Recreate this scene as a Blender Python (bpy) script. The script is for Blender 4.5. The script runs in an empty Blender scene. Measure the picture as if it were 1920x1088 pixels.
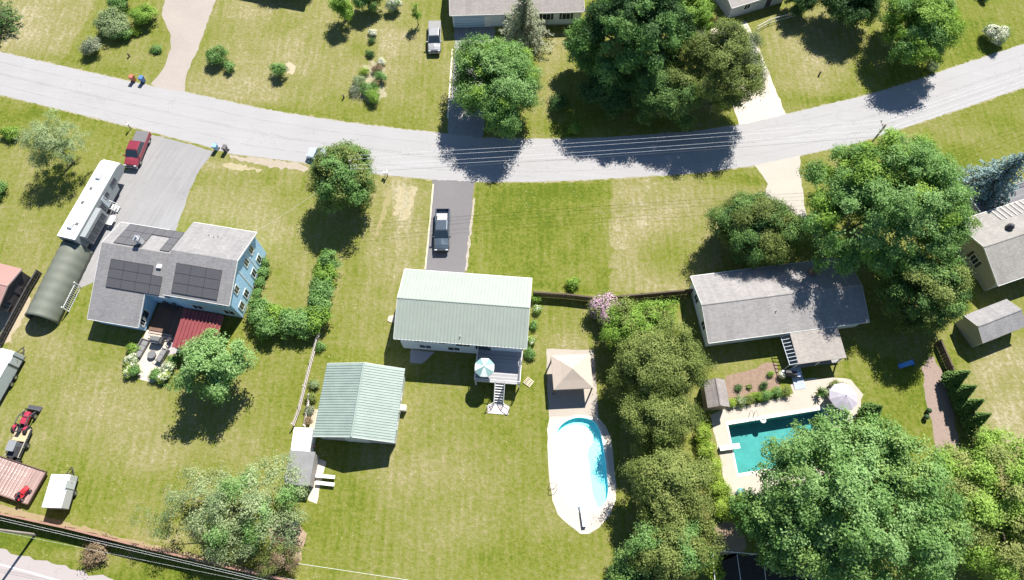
import bpy, bmesh, math, random
import numpy as np
from mathutils import Vector, Matrix
C = bpy.context; scene = C.scene; COL = scene.collection
R = math.radians
rng = np.random.default_rng(7); random.seed(7)

# ------------------------------------------------------------ camera, sky, sun, exposure
F_PX, CAM_H = 1280.0, 80.0
TILT = math.atan((1120 - 544) / F_PX)
cam = bpy.data.cameras.new('camera'); cam_o = bpy.data.objects.new('camera', cam); COL.objects.link(cam_o)
cam_o.location = (0, 0, CAM_H); cam_o.rotation_euler = (TILT, 0, 0)
cam.sensor_width = 36; cam.lens = 36 * F_PX / 1920; cam.clip_start = 1; cam.clip_end = 3000
scene.camera = cam_o
SUN_EL, SUN_AZ = R(50), R(25)               # azimuth from +Y towards +X
world = bpy.data.worlds.new('World'); scene.world = world; world.use_nodes = True
wn = world.node_tree.nodes; sky = wn.new('ShaderNodeTexSky'); sky.sky_type = 'NISHITA'; sky.sun_disc = False
sky.sun_elevation = SUN_EL; sky.sun_rotation = SUN_AZ; sky.air_density = 1.0; sky.dust_density = 0.0; sky.ozone_density = 4.0
bg = wn['Background']; bg.inputs['Strength'].default_value = 0.06
world.node_tree.links.new(sky.outputs[0], bg.inputs[0])
sun = bpy.data.lights.new('sun', 'SUN'); sun.energy = 4.6; sun.angle = R(0.53); sun.color = (1.0, 0.965, 0.90)
sun_o = bpy.data.objects.new('sun', sun); COL.objects.link(sun_o); sun_o.location = (30, 70, 90)
sd = Vector((math.sin(SUN_AZ) * math.cos(SUN_EL), math.cos(SUN_AZ) * math.cos(SUN_EL), math.sin(SUN_EL)))
sun_o.rotation_euler = sd.to_track_quat('Z', 'Y').to_euler()
scene.view_settings.view_transform = 'Standard'; scene.view_settings.look = 'None'
scene.view_settings.exposure = 1.1; scene.view_settings.gamma = 1
scene.render.engine = 'CYCLES'
scene.cycles.max_bounces = 6; scene.cycles.transparent_max_bounces = 12

# ------------------------------------------------------------ photo pixel <-> world
ct, st = math.cos(TILT), math.sin(TILT)
def G(px, py, h=0.0):
    u = (px - 960) / F_PX; v = -(py - 544) / F_PX
    dx, dy, dz = u, st + v * ct, -ct + v * st
    k = (CAM_H - h) / (-dz)
    return Vector((dx * k, dy * k, h))
def PX(X, Y, Z=0.0):
    z = Y * st - (Z - CAM_H) * ct
    return 960 + F_PX * X / z, 544 - F_PX * (Y * ct + (Z - CAM_H) * st) / z
def heading(a, b, h=0):
    d = G(*b, h) - G(*a, h); return math.atan2(d.y, d.x)
def mid(a, b, h=0):
    m = (G(*a, h) + G(*b, h)) / 2; return m
def fit(fl, fr, rr, rl, h):
    fl, fr, rr, rl = [G(*p, h) for p in (fl, fr, rr, rl)]
    c = (fl + fr + rr + rl) / 4; e = (fr - fl) + (rr - rl)
    rz = math.atan2(e.y, e.x); L = e.length / 2; ax = e.normalized()
    ay = Vector((-ax.y, ax.x, 0)); W = abs(((fl + fr - rr - rl) / 2).dot(ay))
    return c.x, c.y, rz, L, W

# ------------------------------------------------------------ mesh helpers
class MB:
    def __init__(s): s.v = []; s.f = []
    def add(s, vs, fs):
        o = len(s.v); s.v += [tuple(p) for p in vs]; s.f += [tuple(i + o for i in f) for f in fs]; return s
    def box(s, x0, x1, y0, y1, z0, z1, rz=0, about=None):
        vs = [(x, y, z) for z in (z0, z1) for x, y in ((x0, y0), (x1, y0), (x1, y1), (x0, y1))]
        if rz:
            ax, ay = about or ((x0 + x1) / 2, (y0 + y1) / 2); c, n = math.cos(rz), math.sin(rz)
            vs = [(ax + (x - ax) * c - (y - ay) * n, ay + (x - ax) * n + (y - ay) * c, z) for x, y, z in vs]
        return s.add(vs, [(0, 3, 2, 1), (4, 5, 6, 7), (0, 1, 5, 4), (1, 2, 6, 5), (2, 3, 7, 6), (3, 0, 4, 7)])
    def prism(s, poly, z0, z1):
        n = len(poly)
        return s.add([(x, y, z0) for x, y in poly] + [(x, y, z1) for x, y in poly],
                     [tuple(range(n))[::-1], tuple(range(n, 2 * n))] + [(i, (i + 1) % n, n + (i + 1) % n, n + i) for i in range(n)])
    def hexa(s, b, t):                       # bottom 4 + top 4 points
        return s.add(list(b) + list(t), [(0, 3, 2, 1), (4, 5, 6, 7), (0, 1, 5, 4), (1, 2, 6, 5), (2, 3, 7, 6), (3, 0, 4, 7)])
    def slab(s, pts, th):                    # planar polygon thickened downward
        n = len(pts)
        return s.add([tuple(p) for p in pts] + [(p[0], p[1], p[2] - th) for p in pts],
                     [tuple(range(n)), tuple(range(n, 2 * n))[::-1]] + [(i, n + i, n + (i + 1) % n, (i + 1) % n) for i in range(n)])
    def tube(s, a, b, r0, r1=None, n=8):
        r1 = r0 if r1 is None else r1; a = Vector(a); b = Vector(b); d = (b - a).normalized()
        u = d.orthogonal().normalized(); w = d.cross(u); vs = []
        for p, r in ((a, r0), (b, r1)):
            for i in range(n):
                t = 2 * math.pi * i / n; vs.append(p + (u * math.cos(t) + w * math.sin(t)) * r)
        return s.add(vs, [tuple(range(n))[::-1], tuple(range(n, 2 * n))] + [(i, (i + 1) % n, n + (i + 1) % n, n + i) for i in range(n)])
    def path(s, pts, r, n=6):
        for a, b in zip(pts[:-1], pts[1:]): s.tube(a, b, r, r, n)
        return s
    def lathe(s, prof, n=16, c=(0, 0, 0), ax='z'):
        vs = []
        for r, z in prof:
            for i in range(n):
                t = 2 * math.pi * i / n; p = (r * math.cos(t), r * math.sin(t), z)
                if ax == 'y': p = (p[0], p[2], p[1])
                vs.append((p[0] + c[0], p[1] + c[1], p[2] + c[2]))
        fs = [(k * n + i, k * n + (i + 1) % n, (k + 1) * n + (i + 1) % n, (k + 1) * n + i) for k in range(len(prof) - 1) for i in range(n)]
        fs += [tuple(range(n))[::-1], tuple(range((len(prof) - 1) * n, len(prof) * n))]
        return s.add(vs, fs)
    def loft(s, secs):
        n = len(secs[0]); vs = [p for q in secs for p in q]
        fs = [(k * n + i, k * n + (i + 1) % n, (k + 1) * n + (i + 1) % n, (k + 1) * n + i) for k in range(len(secs) - 1) for i in range(n)]
        fs += [tuple(range(n))[::-1], tuple(range((len(secs) - 1) * n, len(secs) * n))]
        return s.add(vs, fs)
    def build(s, name, mat, parent=None, smooth=False, bevel=0, kind=None, label=None):
        me = bpy.data.meshes.new(name); me.from_pydata(s.v, [], s.f); me.update()
        bm = bmesh.new(); bm.from_mesh(me); bmesh.ops.recalc_face_normals(bm, faces=bm.faces); bm.to_mesh(me); bm.free()
        me.materials.append(mat); o = bpy.data.objects.new(name, me); COL.objects.link(o)
        if smooth: me.polygons.foreach_set('use_smooth', [True] * len(me.polygons))
        if parent is not None: o.parent = parent
        if bevel:
            m = o.modifiers.new('bevel', 'BEVEL'); m.width = bevel; m.segments = 2; m.limit_method = 'ANGLE'; m.angle_limit = R(35)
        if kind: o['kind'] = kind
        if label: o['label'] = label
        return o
def tag(o, label, cat, group=None):
    o['label'] = label; o['category'] = cat
    if group: o['group'] = group
    return o
def thing(name, label, cat, loc=(0, 0, 0), rz=0, group=None):
    o = bpy.data.objects.new(name, None); COL.objects.link(o); o.empty_display_size = 0.3
    o.location = loc; o.rotation_euler = (0, 0, rz); return tag(o, label, cat, group)
def copy_tree(o, parent=None):
    c = o.copy(); COL.objects.link(c); c.parent = parent
    for ch in o.children: copy_tree(ch, c)
    return c
def dup(o, loc, rz, label, group=None):
    c = copy_tree(o); c.location = loc; c.rotation_euler = (0, 0, rz); c['label'] = label
    if group: c['group'] = group
    return c

# ------------------------------------------------------------ materials
def nodes(name):
    m = bpy.data.materials.new(name); m.use_nodes = True
    return m, m.node_tree.nodes, m.node_tree.links, m.node_tree.nodes['Principled BSDF']
def ramp(N, L, src, stops):
    r = N.new('ShaderNodeValToRGB'); e = r.color_ramp.elements
    while len(e) < len(stops): e.new(0.5)
    for k, (p, c) in enumerate(stops): e[k].position = p; e[k].color = (*c, 1)
    L.new(src, r.inputs[0]); return r.outputs[0]
def noise(N, L, co, scale, detail=4, rough=0.6):
    t = N.new('ShaderNodeTexNoise'); t.inputs['Scale'].default_value = scale; t.inputs['Detail'].default_value = detail
    t.inputs['Roughness'].default_value = rough; L.new(co, t.inputs['Vector']); return t.outputs[0]
def mth(N, L, op, a, b=None, c=None):
    m = N.new('ShaderNodeMath'); m.operation = op
    for i, q in enumerate((a, b, c)):
        if q is None: continue
        if isinstance(q, (int, float)): m.inputs[i].default_value = q
        else: L.new(q, m.inputs[i])
    return m.outputs[0]
def mix(N, L, fac, a, b, mode='MIX'):
    m = N.new('ShaderNodeMix'); m.data_type = 'RGBA'; m.blend_type = mode
    for s, q in ((m.inputs[0], fac), (m.inputs[6], a), (m.inputs[7], b)):
        if isinstance(q, (int, float)): s.default_value = q
        elif isinstance(q, tuple): s.default_value = (*q, 1)
        else: L.new(q, s)
    return m.outputs[2]
def bump(N, L, b, h, strength, dist=0.05):
    n = N.new('ShaderNodeBump'); n.inputs['Strength'].default_value = strength; n.inputs['Distance'].default_value = dist
    L.new(h, n.inputs['Height']); L.new(n.outputs[0], b.inputs['Normal'])
def coord(N, which='Object'): return N.new('ShaderNodeTexCoord').outputs[which]
def pos(N): return N.new('ShaderNodeNewGeometry').outputs['Position']

MATS = {}
def M(name, col, var=0.18, scale=3.0, rough=0.7, metal=0.0, bmp=0.15, spec=0.4):
    """weathered plain surface: two scales of tone variation"""
    if name in MATS: return MATS[name]
    m, N, L, b = nodes(name); co = coord(N)
    n1 = noise(N, L, co, scale, 5); n2 = noise(N, L, co, scale * 9, 3)
    f = mth(N, L, 'MULTIPLY_ADD', n2, 0.4, mth(N, L, 'MULTIPLY', n1, 0.6))
    lo = tuple(max(0, c * (1 - var)) for c in col); hi = tuple(min(1, c * (1 + var)) for c in col)
    L.new(ramp(N, L, f, [(0.3, lo), (0.7, hi)]), b.inputs['Base Color'])
    b.inputs['Roughness'].default_value = rough; b.inputs['Metallic'].default_value = metal; b.inputs['Specular IOR Level'].default_value = spec
    if bmp: bump(N, L, b, n2, bmp, 0.02)
    MATS[name] = m; return m
def M_shingle(name, col, row=0.16, var=0.10):
    if name in MATS: return MATS[name]
    m, N, L, b = nodes(name); co = coord(N)
    br = N.new('ShaderNodeTexBrick'); L.new(co, br.inputs['Vector']); br.inputs['Scale'].default_value = 1
    br.inputs['Brick Width'].default_value = 0.4; br.inputs['Row Height'].default_value = row; br.inputs['Mortar Size'].default_value = 0.012
    lo = tuple(c * (1 - var) for c in col); hi = tuple(c * (1 + var) for c in col)
    br.inputs['Color1'].default_value = (*lo, 1); br.inputs['Color2'].default_value = (*hi, 1); br.inputs['Mortar'].default_value = (*[c * 0.75 for c in col], 1)
    n1 = noise(N, L, co, 0.5, 5, 0.65); n3 = noise(N, L, co, 3.5, 4)
    # streaks running down the slope
    mp = N.new('ShaderNodeMapping'); mp.inputs['Scale'].default_value = (2.2, 0.16, 0.16); L.new(co, mp.inputs[0])
    n2 = noise(N, L, mp.outputs[0], 1.0, 4)
    g = mth(N, L, 'ADD', mth(N, L, 'MULTIPLY', n1, 0.5), mth(N, L, 'ADD', mth(N, L, 'MULTIPLY', n2, 0.45), mth(N, L, 'MULTIPLY', n3, 0.12)))
    c2 = ramp(N, L, g, [(0.3, (0.78, 0.78, 0.79)), (0.8, (1.2, 1.19, 1.17))])
    L.new(mix(N, L, 1.0, br.outputs[0], c2, 'MULTIPLY'), b.inputs['Base Color']); b.inputs['Roughness'].default_value = 0.9
    b.inputs['Specular IOR Level'].default_value = 0.2
    bump(N, L, b, br.outputs['Fac'], -0.4, 0.01); MATS[name] = m; return m
def M_planks(name, col, width=0.14, axis=0, var=0.25, rough=0.75):
    if name in MATS: return MATS[name]
    m, N, L, b = nodes(name); co = coord(N); sx = N.new('ShaderNodeSeparateXYZ'); L.new(co, sx.inputs[0])
    q = mth(N, L, 'DIVIDE', sx.outputs[axis], width); fl = mth(N, L, 'FLOOR', q); fr = mth(N, L, 'FRACT', q)
    wn_ = N.new('ShaderNodeTexWhiteNoise'); wn_.noise_dimensions = '1D'; L.new(fl, wn_.inputs['W'])
    mp = N.new('ShaderNodeMapping'); sc = [1.5, 1.5, 1.5]; sc[axis] = 18; mp.inputs['Scale'].default_value = sc; L.new(co, mp.inputs[0])
    n1 = noise(N, L, mp.outputs[0], 1, 4)
    f = mth(N, L, 'MULTIPLY_ADD', wn_.outputs[0], 0.5, mth(N, L, 'MULTIPLY', n1, 0.5))
    base = ramp(N, L, f, [(0.2, tuple(c * (1 - var) for c in col)), (0.8, tuple(min(1, c * (1 + var)) for c in col))])
    gap = mth(N, L, 'LESS_THAN', mth(N, L, 'ABSOLUTE', mth(N, L, 'SUBTRACT', fr, 0.5)), 0.44)
    L.new(mix(N, L, gap, tuple(c * 0.3 for c in col), base), b.inputs['Base Color']); b.inputs['Roughness'].default_value = rough
    bump(N, L, b, gap, 0.4, 0.01); MATS[name] = m; return m
def M_glass(name='window_glass', col=(0.03, 0.045, 0.06)):
    if name in MATS: return MATS[name]
    m, N, L, b = nodes(name); b.inputs['Base Color'].default_value = (*col, 1); b.inputs['Roughness'].default_value = 0.06
    b.inputs['Specular IOR Level'].default_value = 0.7; MATS[name] = m; return m
def M_paint(name, col, rough=0.28, metal=0.0):
    if name in MATS: return MATS[name]
    m, N, L, b = nodes(name); co = coord(N); n = noise(N, L, co, 2.5, 4)
    L.new(ramp(N, L, n, [(0.3, tuple(c * 0.88 for c in col)), (0.7, tuple(min(1, c * 1.08) for c in col))]), b.inputs['Base Color'])
    b.inputs['Roughness'].default_value = rough; b.inputs['Metallic'].default_value = metal; b.inputs['Coat Weight'].default_value = 0.5; b.inputs['Coat Roughness'].default_value = 0.1
    MATS[name] = m; return m
def M_leaf(name, lo, mid_, hi, trans=0.32, rough=0.55):
    if name in MATS: return MATS[name]
    m, N, L, b = nodes(name); at = N.new('ShaderNodeAttribute'); at.attribute_name = 'tint'
    g_ = 1.0 if name.startswith('petal') else 1.32
    lo, mid_, hi = [tuple(min(.85, q * g_) for q in c_) for c_ in (lo, mid_, hi)]
    c = ramp(N, L, at.outputs['Fac'], [(0.0, lo), (0.5, mid_), (1.0, hi)])
    L.new(c, b.inputs['Base Color']); b.inputs['Roughness'].default_value = rough; b.inputs['Specular IOR Level'].default_value = 0.12
    tr = N.new('ShaderNodeBsdfTranslucent'); L.new(mix(N, L, 1.0, c, (1.1, 1.25, 0.5), 'MULTIPLY'), tr.inputs[0])
    ms = N.new('ShaderNodeMixShader'); ms.inputs[0].default_value = trans
    L.new(b.outputs[0], ms.inputs[1]); L.new(tr.outputs[0], ms.inputs[2]); L.new(ms.outputs[0], N['Material Output'].inputs[0])
    MATS[name] = m; return m
def M_asphalt(name, col, crack=True, var=0.12, streak=None):
    if name in MATS: return MATS[name]
    m, N, L, b = nodes(name); p = pos(N)
    n1 = noise(N, L, p, 0.16, 5, 0.6); n2 = noise(N, L, p, 2.2, 5, 0.7); n3 = noise(N, L, p, 14, 2)
    f = mth(N, L, 'ADD', mth(N, L, 'MULTIPLY', n1, 0.5), mth(N, L, 'ADD', mth(N, L, 'MULTIPLY', n2, 0.3), mth(N, L, 'MULTIPLY', n3, 0.2)))
    c = ramp(N, L, f, [(0.32, tuple(q * (1 - var) for q in col)), (0.68, tuple(q * (1 + var) for q in col))])
    if streak:
        mp = N.new('ShaderNodeMapping'); mp.inputs['Rotation'].default_value = (0, 0, streak[0]); mp2 = N.new('ShaderNodeMapping'); mp2.inputs['Scale'].default_value = (.12, 2.4, 1); L.new(p, mp.inputs[0]); L.new(mp.outputs[0], mp2.inputs[0])
        c = mix(N, L, 1.0, c, ramp(N, L, noise(N, L, mp2.outputs[0], 1, 4), [(.3, (1 - streak[1],) * 3), (.7, (1 + streak[1],) * 3)]), 'MULTIPLY')
    if crack:
        v = N.new('ShaderNodeTexVoronoi'); v.feature = 'DISTANCE_TO_EDGE'; v.inputs['Scale'].default_value = 0.22
        wp = N.new('ShaderNodeVectorMath'); wp.operation = 'ADD'; L.new(p, wp.inputs[0])
        nz = N.new('ShaderNodeTexNoise'); nz.inputs['Scale'].default_value = 0.7; nz.inputs['Detail'].default_value = 5; L.new(p, nz.inputs['Vector'])
        sc = N.new('ShaderNodeVectorMath'); sc.operation = 'SCALE'; sc.inputs['Scale'].default_value = 2.2; L.new(nz.outputs['Color'], sc.inputs[0]); L.new(sc.outputs[0], wp.inputs[1])
        L.new(wp.outputs[0], v.inputs['Vector'])
        k = mth(N, L, 'MULTIPLY', mth(N, L, 'LESS_THAN', v.outputs['Distance'], 0.005), mth(N, L, 'GREATER_THAN', noise(N, L, p, 0.09, 2), 0.5))
        c = mix(N, L, mth(N, L, 'MULTIPLY', k, 0.22), c, tuple(q * 0.35 for q in col))
    L.new(c, b.inputs['Base Color']); b.inputs['Roughness'].default_value = 0.92; b.inputs['Specular IOR Level'].default_value = 0.25
    bump(N, L, b, n3, 0.3, 0.02); MATS[name] = m; return m
def M_dirt(name, lo, hi, scale=1.5):
    if name in MATS: return MATS[name]
    m, N, L, b = nodes(name); p = pos(N)
    n1 = noise(N, L, p, scale, 6, 0.7); n2 = noise(N, L, p, scale * 8, 3, 0.7)
    f = mth(N, L, 'MULTIPLY_ADD', n2, 0.5, mth(N, L, 'MULTIPLY', n1, 0.5))
    L.new(ramp(N, L, f, [(0.32, lo), (0.68, hi)]), b.inputs['Base Color']); b.inputs['Roughness'].default_value = 0.95
    b.inputs['Specular IOR Level'].default_value = 0.15; bump(N, L, b, n2, 0.5, 0.05); MATS[name] = m; return m
def M_water(name, tint, refl=(0.9, 0.95, 1.0)):
    if name in MATS: return MATS[name]
    m, N, L, b = nodes(name); N.remove(b); p = pos(N); n = noise(N, L, p, 1.6, 3)
    bn = N.new('ShaderNodeBump'); bn.inputs['Strength'].default_value = 0.12; bn.inputs['Distance'].default_value = 0.05; L.new(n, bn.inputs['Height'])
    t = N.new('ShaderNodeBsdfTransparent'); t.inputs[0].default_value = (*tint, 1)
    g = N.new('ShaderNodeBsdfGlossy'); g.inputs['Roughness'].default_value = 0.05; L.new(bn.outputs[0], g.inputs['Normal'])
    fr = N.new('ShaderNodeFresnel'); fr.inputs['IOR'].default_value = 1.33; L.new(bn.outputs[0], fr.inputs['Normal'])
    ms = N.new('ShaderNodeMixShader'); L.new(fr.outputs[0], ms.inputs[0]); L.new(t.outputs[0], ms.inputs[1]); L.new(g.outputs[0], ms.inputs[2])
    L.new(ms.outputs[0], N['Material Output'].inputs[0]); MATS[name] = m; return m
# ------------------------------------------------------------ ground: one sheet, finely gridded where the photo looks
POOL1 = [(1043, 812), (1050, 799), (1062, 789), (1082, 782), (1104, 785), (1119, 794), (1128, 817), (1134, 855), (1138, 890), (1141, 916), (1138, 938), (1123, 955), (1100, 960), (1078, 955), (1062, 940), (1051, 910), (1046, 870), (1043, 840)]
POOL2 = [(1365, 797), (1544, 768), (1567, 858), (1384, 888)]
def inpoly(x, y, poly):
    ins = np.zeros(x.shape, bool); n = len(poly)
    for i in range(n):
        x0, y0 = poly[i]; x1, y1 = poly[(i + 1) % n]
        if y0 == y1: continue
        c = ((y0 > y) != (y1 > y)) & (x < (x1 - x0) * (y - y0) / (y1 - y0) + x0); ins ^= c
    return ins
def vnoise(x, y, s, seed):
    """smooth value noise on arrays"""
    r = np.random.default_rng(seed).random((64, 64)); x = x / s; y = y / s
    xi = np.floor(x).astype(int); yi = np.floor(y).astype(int); fx = x - xi; fy = y - yi
    fx = fx * fx * (3 - 2 * fx); fy = fy * fy * (3 - 2 * fy); g = lambda a, b: r[a % 64, b % 64]
    return (g(xi, yi) * (1 - fx) + g(xi + 1, yi) * fx) * (1 - fy) + (g(xi, yi + 1) * (1 - fx) + g(xi + 1, yi + 1) * fx) * fy
# (polygon in photo pixels, dryness) laid in order; then soft blobs
LAWNS = [([(-300, -200), (190, -40), (185, 0), (112, 125), (-300, 20)], 0.70), ([(190, -40), (185, 0), (112, 125), (300, 165), (330, 0), (330, -60)], 0.42),
         ([(345, 170), (410, -60), (850, -60), (842, 250)], 0.53), ([(1005, 60), (1060, 60), (1060, 262), (1000, 262)], 0.55),
         ([(1460, 212), (1400, 60), (1560, -40), (1700, -40), (1660, 170)], 0.48), ([(1660, 170), (1700, -60), (2200, -60), (2200, 50), (1920, 85)], 0.24),
         ([(1720, 245), (1920, 165), (2200, 60), (2200, 330), (1720, 330)], 0.36), ([(-200, 150), (250, 240), (270, 290), (100, 480), (-200, 470)], 0.40),
         ([(330, 420), (400, 270), (580, 310), (810, 338), (803, 505), (750, 510), (745, 640), (700, 680), (590, 640), (480, 560)], 0.50),
         ([(890, 345), (1148, 340), (1142, 545), (1100, 556), (870, 512)], 0.20), ([(1148, 340), (1425, 320), (1440, 360), (1330, 520), (1290, 548), (1142, 545)], 0.60),
         ([(1000, 575), (1115, 575), (1130, 660), (1000, 680)], 0.45), ([(600, 650), (760, 660), (1000, 690), (1030, 690), (1030, 960), (1150, 1000), (1145, 1200), (560, 1200)], 0.40),
         ([(50, 600), (300, 700), (560, 700), (560, 900), (540, 1060), (440, 1060), (0, 940), (0, 760)], 0.43),
         ([(0, 950), (480, 1070), (600, 1200), (-100, 1200)], 0.12), ([(1590, 640), (1740, 700), (1790, 900), (1560, 850)], 0.22),
         ([(1790, 690), (1990, 600), (2200, 900), (1920, 1100), (1850, 850)], 0.62)]
BLOBS = [(430, 190, 120, 60, .18), (560, 90, 120, 70, .20), (480, 20, 90, 40, .15), (520, 45, 40, 25, -.22), (680, 95, 25, 20, -.3), (740, 80, 40, 60, .15), (690, 165, 60, 50, .2), (600, 210, 250, 18, -.18), (780, 235, 60, 25, -.1),
         (470, 400, 60, 40, .30), (520, 440, 60, 40, .25), (430, 310, 80, 14, .3), (700, 420, 16, 70, .22), (757, 380, 20, 45, .55), (735, 350, 25, 30, .2), (660, 500, 20, 60, -.22), (640, 640, 60, 60, -.12), (700, 560, 60, 80, .06), (570, 500, 30, 30, .25), (755, 470, 30, 50, .2),
         (230, 760, 110, 60, .30), (280, 840, 90, 50, .28), (90, 650, 60, 40, .30), (60, 560, 40, 70, .3), (230, 690, 90, 30, .1), (120, 900, 60, 50, -.12), (300, 1010, 120, 25, .25), (430, 850, 60, 30, .15), (20, 600, 40, 40, .3), (160, 660, 60, 30, -.2), (450, 780, 60, 90, .1),
         (830, 870, 120, 60, .22), (800, 900, 60, 30, .12), (900, 800, 160, 60, -.06), (780, 990, 140, 40, .12), (1050, 980, 80, 50, .1), (640, 960, 50, 90, -.1), (950, 1040, 120, 40, -.08), (700, 760, 20, 60, -.12),
         (1220, 420, 80, 60, .15), (1380, 390, 60, 30, .12), (1260, 480, 50, 40, -.2), (1390, 335, 60, 14, -.4), (1320, 540, 30, 20, -.3), (1220, 540, 50, 20, .15), (1000, 360, 120, 14, -.12), (970, 440, 30, 40, .12), (1080, 520, 60, 20, .15), (900, 480, 20, 40, .2),
         (1530, 130, 60, 50, .25), (1500, 60, 60, 40, .15), (1560, 190, 120, 14, -.35), (1630, 130, 40, 40, -.2), (1030, 150, 14, 60, .2), (1040, 240, 40, 12, -.3), (1830, 255, 90, 14, .12),
         (60, 110, 100, 12, -.25), (90, 60, 70, 40, .12), (260, 110, 40, 30, .1), (200, 130, 90, 15, -.15), (60, 420, 80, 50, .12), (100, 215, 150, 10, -.2), (1870, 680, 50, 30, .25), (1890, 800, 40, 60, .2), (1800, 690, 30, 40, -.25), (1060, 640, 40, 20, .2), (120, 1040, 60, 12, .35), (20, 985, 60, 12, .2), (190, 1050, 60, 20, .5)]
fine_x = np.arange(-100, 100.01, 0.4); fine_y = np.arange(-8, 104.01, 0.4)
gx = np.concatenate([[-900, -500, -300, -180, -130], fine_x, [130, 180, 300, 500, 900]]); gy = np.concatenate([[-900, -400, -180, -70, -30], fine_y, [115, 140, 200, 350, 900]])
XX, YY = np.meshgrid(gx, gy); nx, ny = len(gx), len(gy); X = XX.ravel(); Y = YY.ravel()
zc = Y * st + CAM_H * ct; zc = np.where(zc < 5, 5, zc); pxs = 960 + F_PX * X / zc; pys = 544 - F_PX * (Y * ct - CAM_H * st) / zc
wob = (vnoise(X, Y, 1.1, 3) - .5) * 9; dry = np.full(X.shape, 0.42)
for poly, val in LAWNS: dry[inpoly(pxs + wob, pys + wob, poly)] = val
for bx, by, rx_, ry_, a in BLOBS: dry += a * np.exp(-((pxs - bx) / rx_) ** 2 - ((pys - by) / ry_) ** 2)
dry += (vnoise(X, Y, 7, 11) - .5) * .22 + (vnoise(X, Y, 2.4, 12) - .5) * .20 + (vnoise(X, Y, 0.9, 13) - .5) * .14
dry = np.clip(dry * .92 - .02, 0, 1)
idx = np.arange(nx * ny).reshape(ny, nx)
F = np.stack([idx[:-1, :-1], idx[:-1, 1:], idx[1:, 1:], idx[1:, :-1]], -1).reshape(-1, 4)
cx_ = pxs[F].mean(1); cy_ = pys[F].mean(1)
def grow(poly, k):
    a = np.array(poly, float); c = a.mean(0); return [tuple(c + (p - c) * (1 + k / np.linalg.norm(p - c))) for p in a]
F = F[~(inpoly(cx_, cy_, grow(POOL1, 9)) | inpoly(cx_, cy_, grow(POOL2, 9)))]
def np_mesh(name, V, F, mat, attrs=()):
    me = bpy.data.meshes.new(name); k = F.shape[1]
    me.vertices.add(len(V)); me.vertices.foreach_set('co', np.ascontiguousarray(V, np.float32).ravel())
    me.loops.add(F.size); me.loops.foreach_set('vertex_index', F.astype(np.int32).ravel())
    me.polygons.add(len(F)); me.polygons.foreach_set('loop_start', np.arange(0, F.size, k, dtype=np.int32))
    for an, av in attrs:
        at = me.attributes.new(an, 'FLOAT', 'POINT'); at.data.foreach_set('value', np.ascontiguousarray(av, np.float32))
    me.update(calc_edges=True); me.materials.append(mat)
    o = bpy.data.objects.new(name, me); COL.objects.link(o); return o
def grass_material():
    m, N, L, b = nodes('lawn_grass'); p = pos(N); at = N.new('ShaderNodeAttribute'); at.attribute_name = 'dry'
    n1 = noise(N, L, p, 1.1, 5, 0.7); n2 = noise(N, L, p, 2.2, 4, 0.85); n3 = noise(N, L, p, 0.35, 4, 0.6)
    mp = N.new('ShaderNodeMapping'); mp.inputs['Scale'].default_value = (2.2, 0.16, 1); L.new(p, mp.inputs[0]); n4 = noise(N, L, mp.outputs[0], 1, 3)
    d = at.outputs['Fac']
    for n, a in ((n1, .50), (n2, 1.15), (n3, .20), (n4, .46)): d = mth(N, L, 'ADD', d, mth(N, L, 'MULTIPLY', mth(N, L, 'SUBTRACT', n, .5), a))
    sx = N.new('ShaderNodeSeparateXYZ'); L.new(p, sx.inputs[0]); wv = mth(N, L, 'SINE', mth(N, L, 'MULTIPLY_ADD', sx.outputs[0], 5.2, mth(N, L, 'MULTIPLY', n3, 9.0)))
    d = mth(N, L, 'MULTIPLY_ADD', mth(N, L, 'MULTIPLY', wv, noise(N, L, p, .06, 2)), .07, d)   # mower passes
    c = ramp(N, L, d, [(0.0, (.088, .122, .013)), (.22, (.143, .163, .024)), (.5, (.195, .191, .060)), (.75, (.252, .225, .108)), (1.0, (.36, .32, .215))])
    # pale clover and seed-head specks
    v = N.new('ShaderNodeTexVoronoi'); v.inputs['Scale'].default_value = 2.6; L.new(p, v.inputs['Vector'])
    sp = mth(N, L, 'MULTIPLY', mth(N, L, 'LESS_THAN', v.outputs['Distance'], .16), mth(N, L, 'GREATER_THAN', noise(N, L, p, .28, 3), .58))
    c = mix(N, L, mth(N, L, 'MULTIPLY', sp, .55), c, (.44, .41, .27))
    L.new(c, b.inputs['Base Color']); b.inputs['Roughness'].default_value = 1; b.inputs['Specular IOR Level'].default_value = 0.08
    bump(N, L, b, mth(N, L, 'ADD', n2, mth(N, L, 'MULTIPLY', n1, .6)), .75, .12); return m
ground = np_mesh('ground', np.stack([X, Y, np.zeros_like(X)], 1), F, grass_material(), [('dry', dry)]); ground['kind'] = 'structure'

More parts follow.
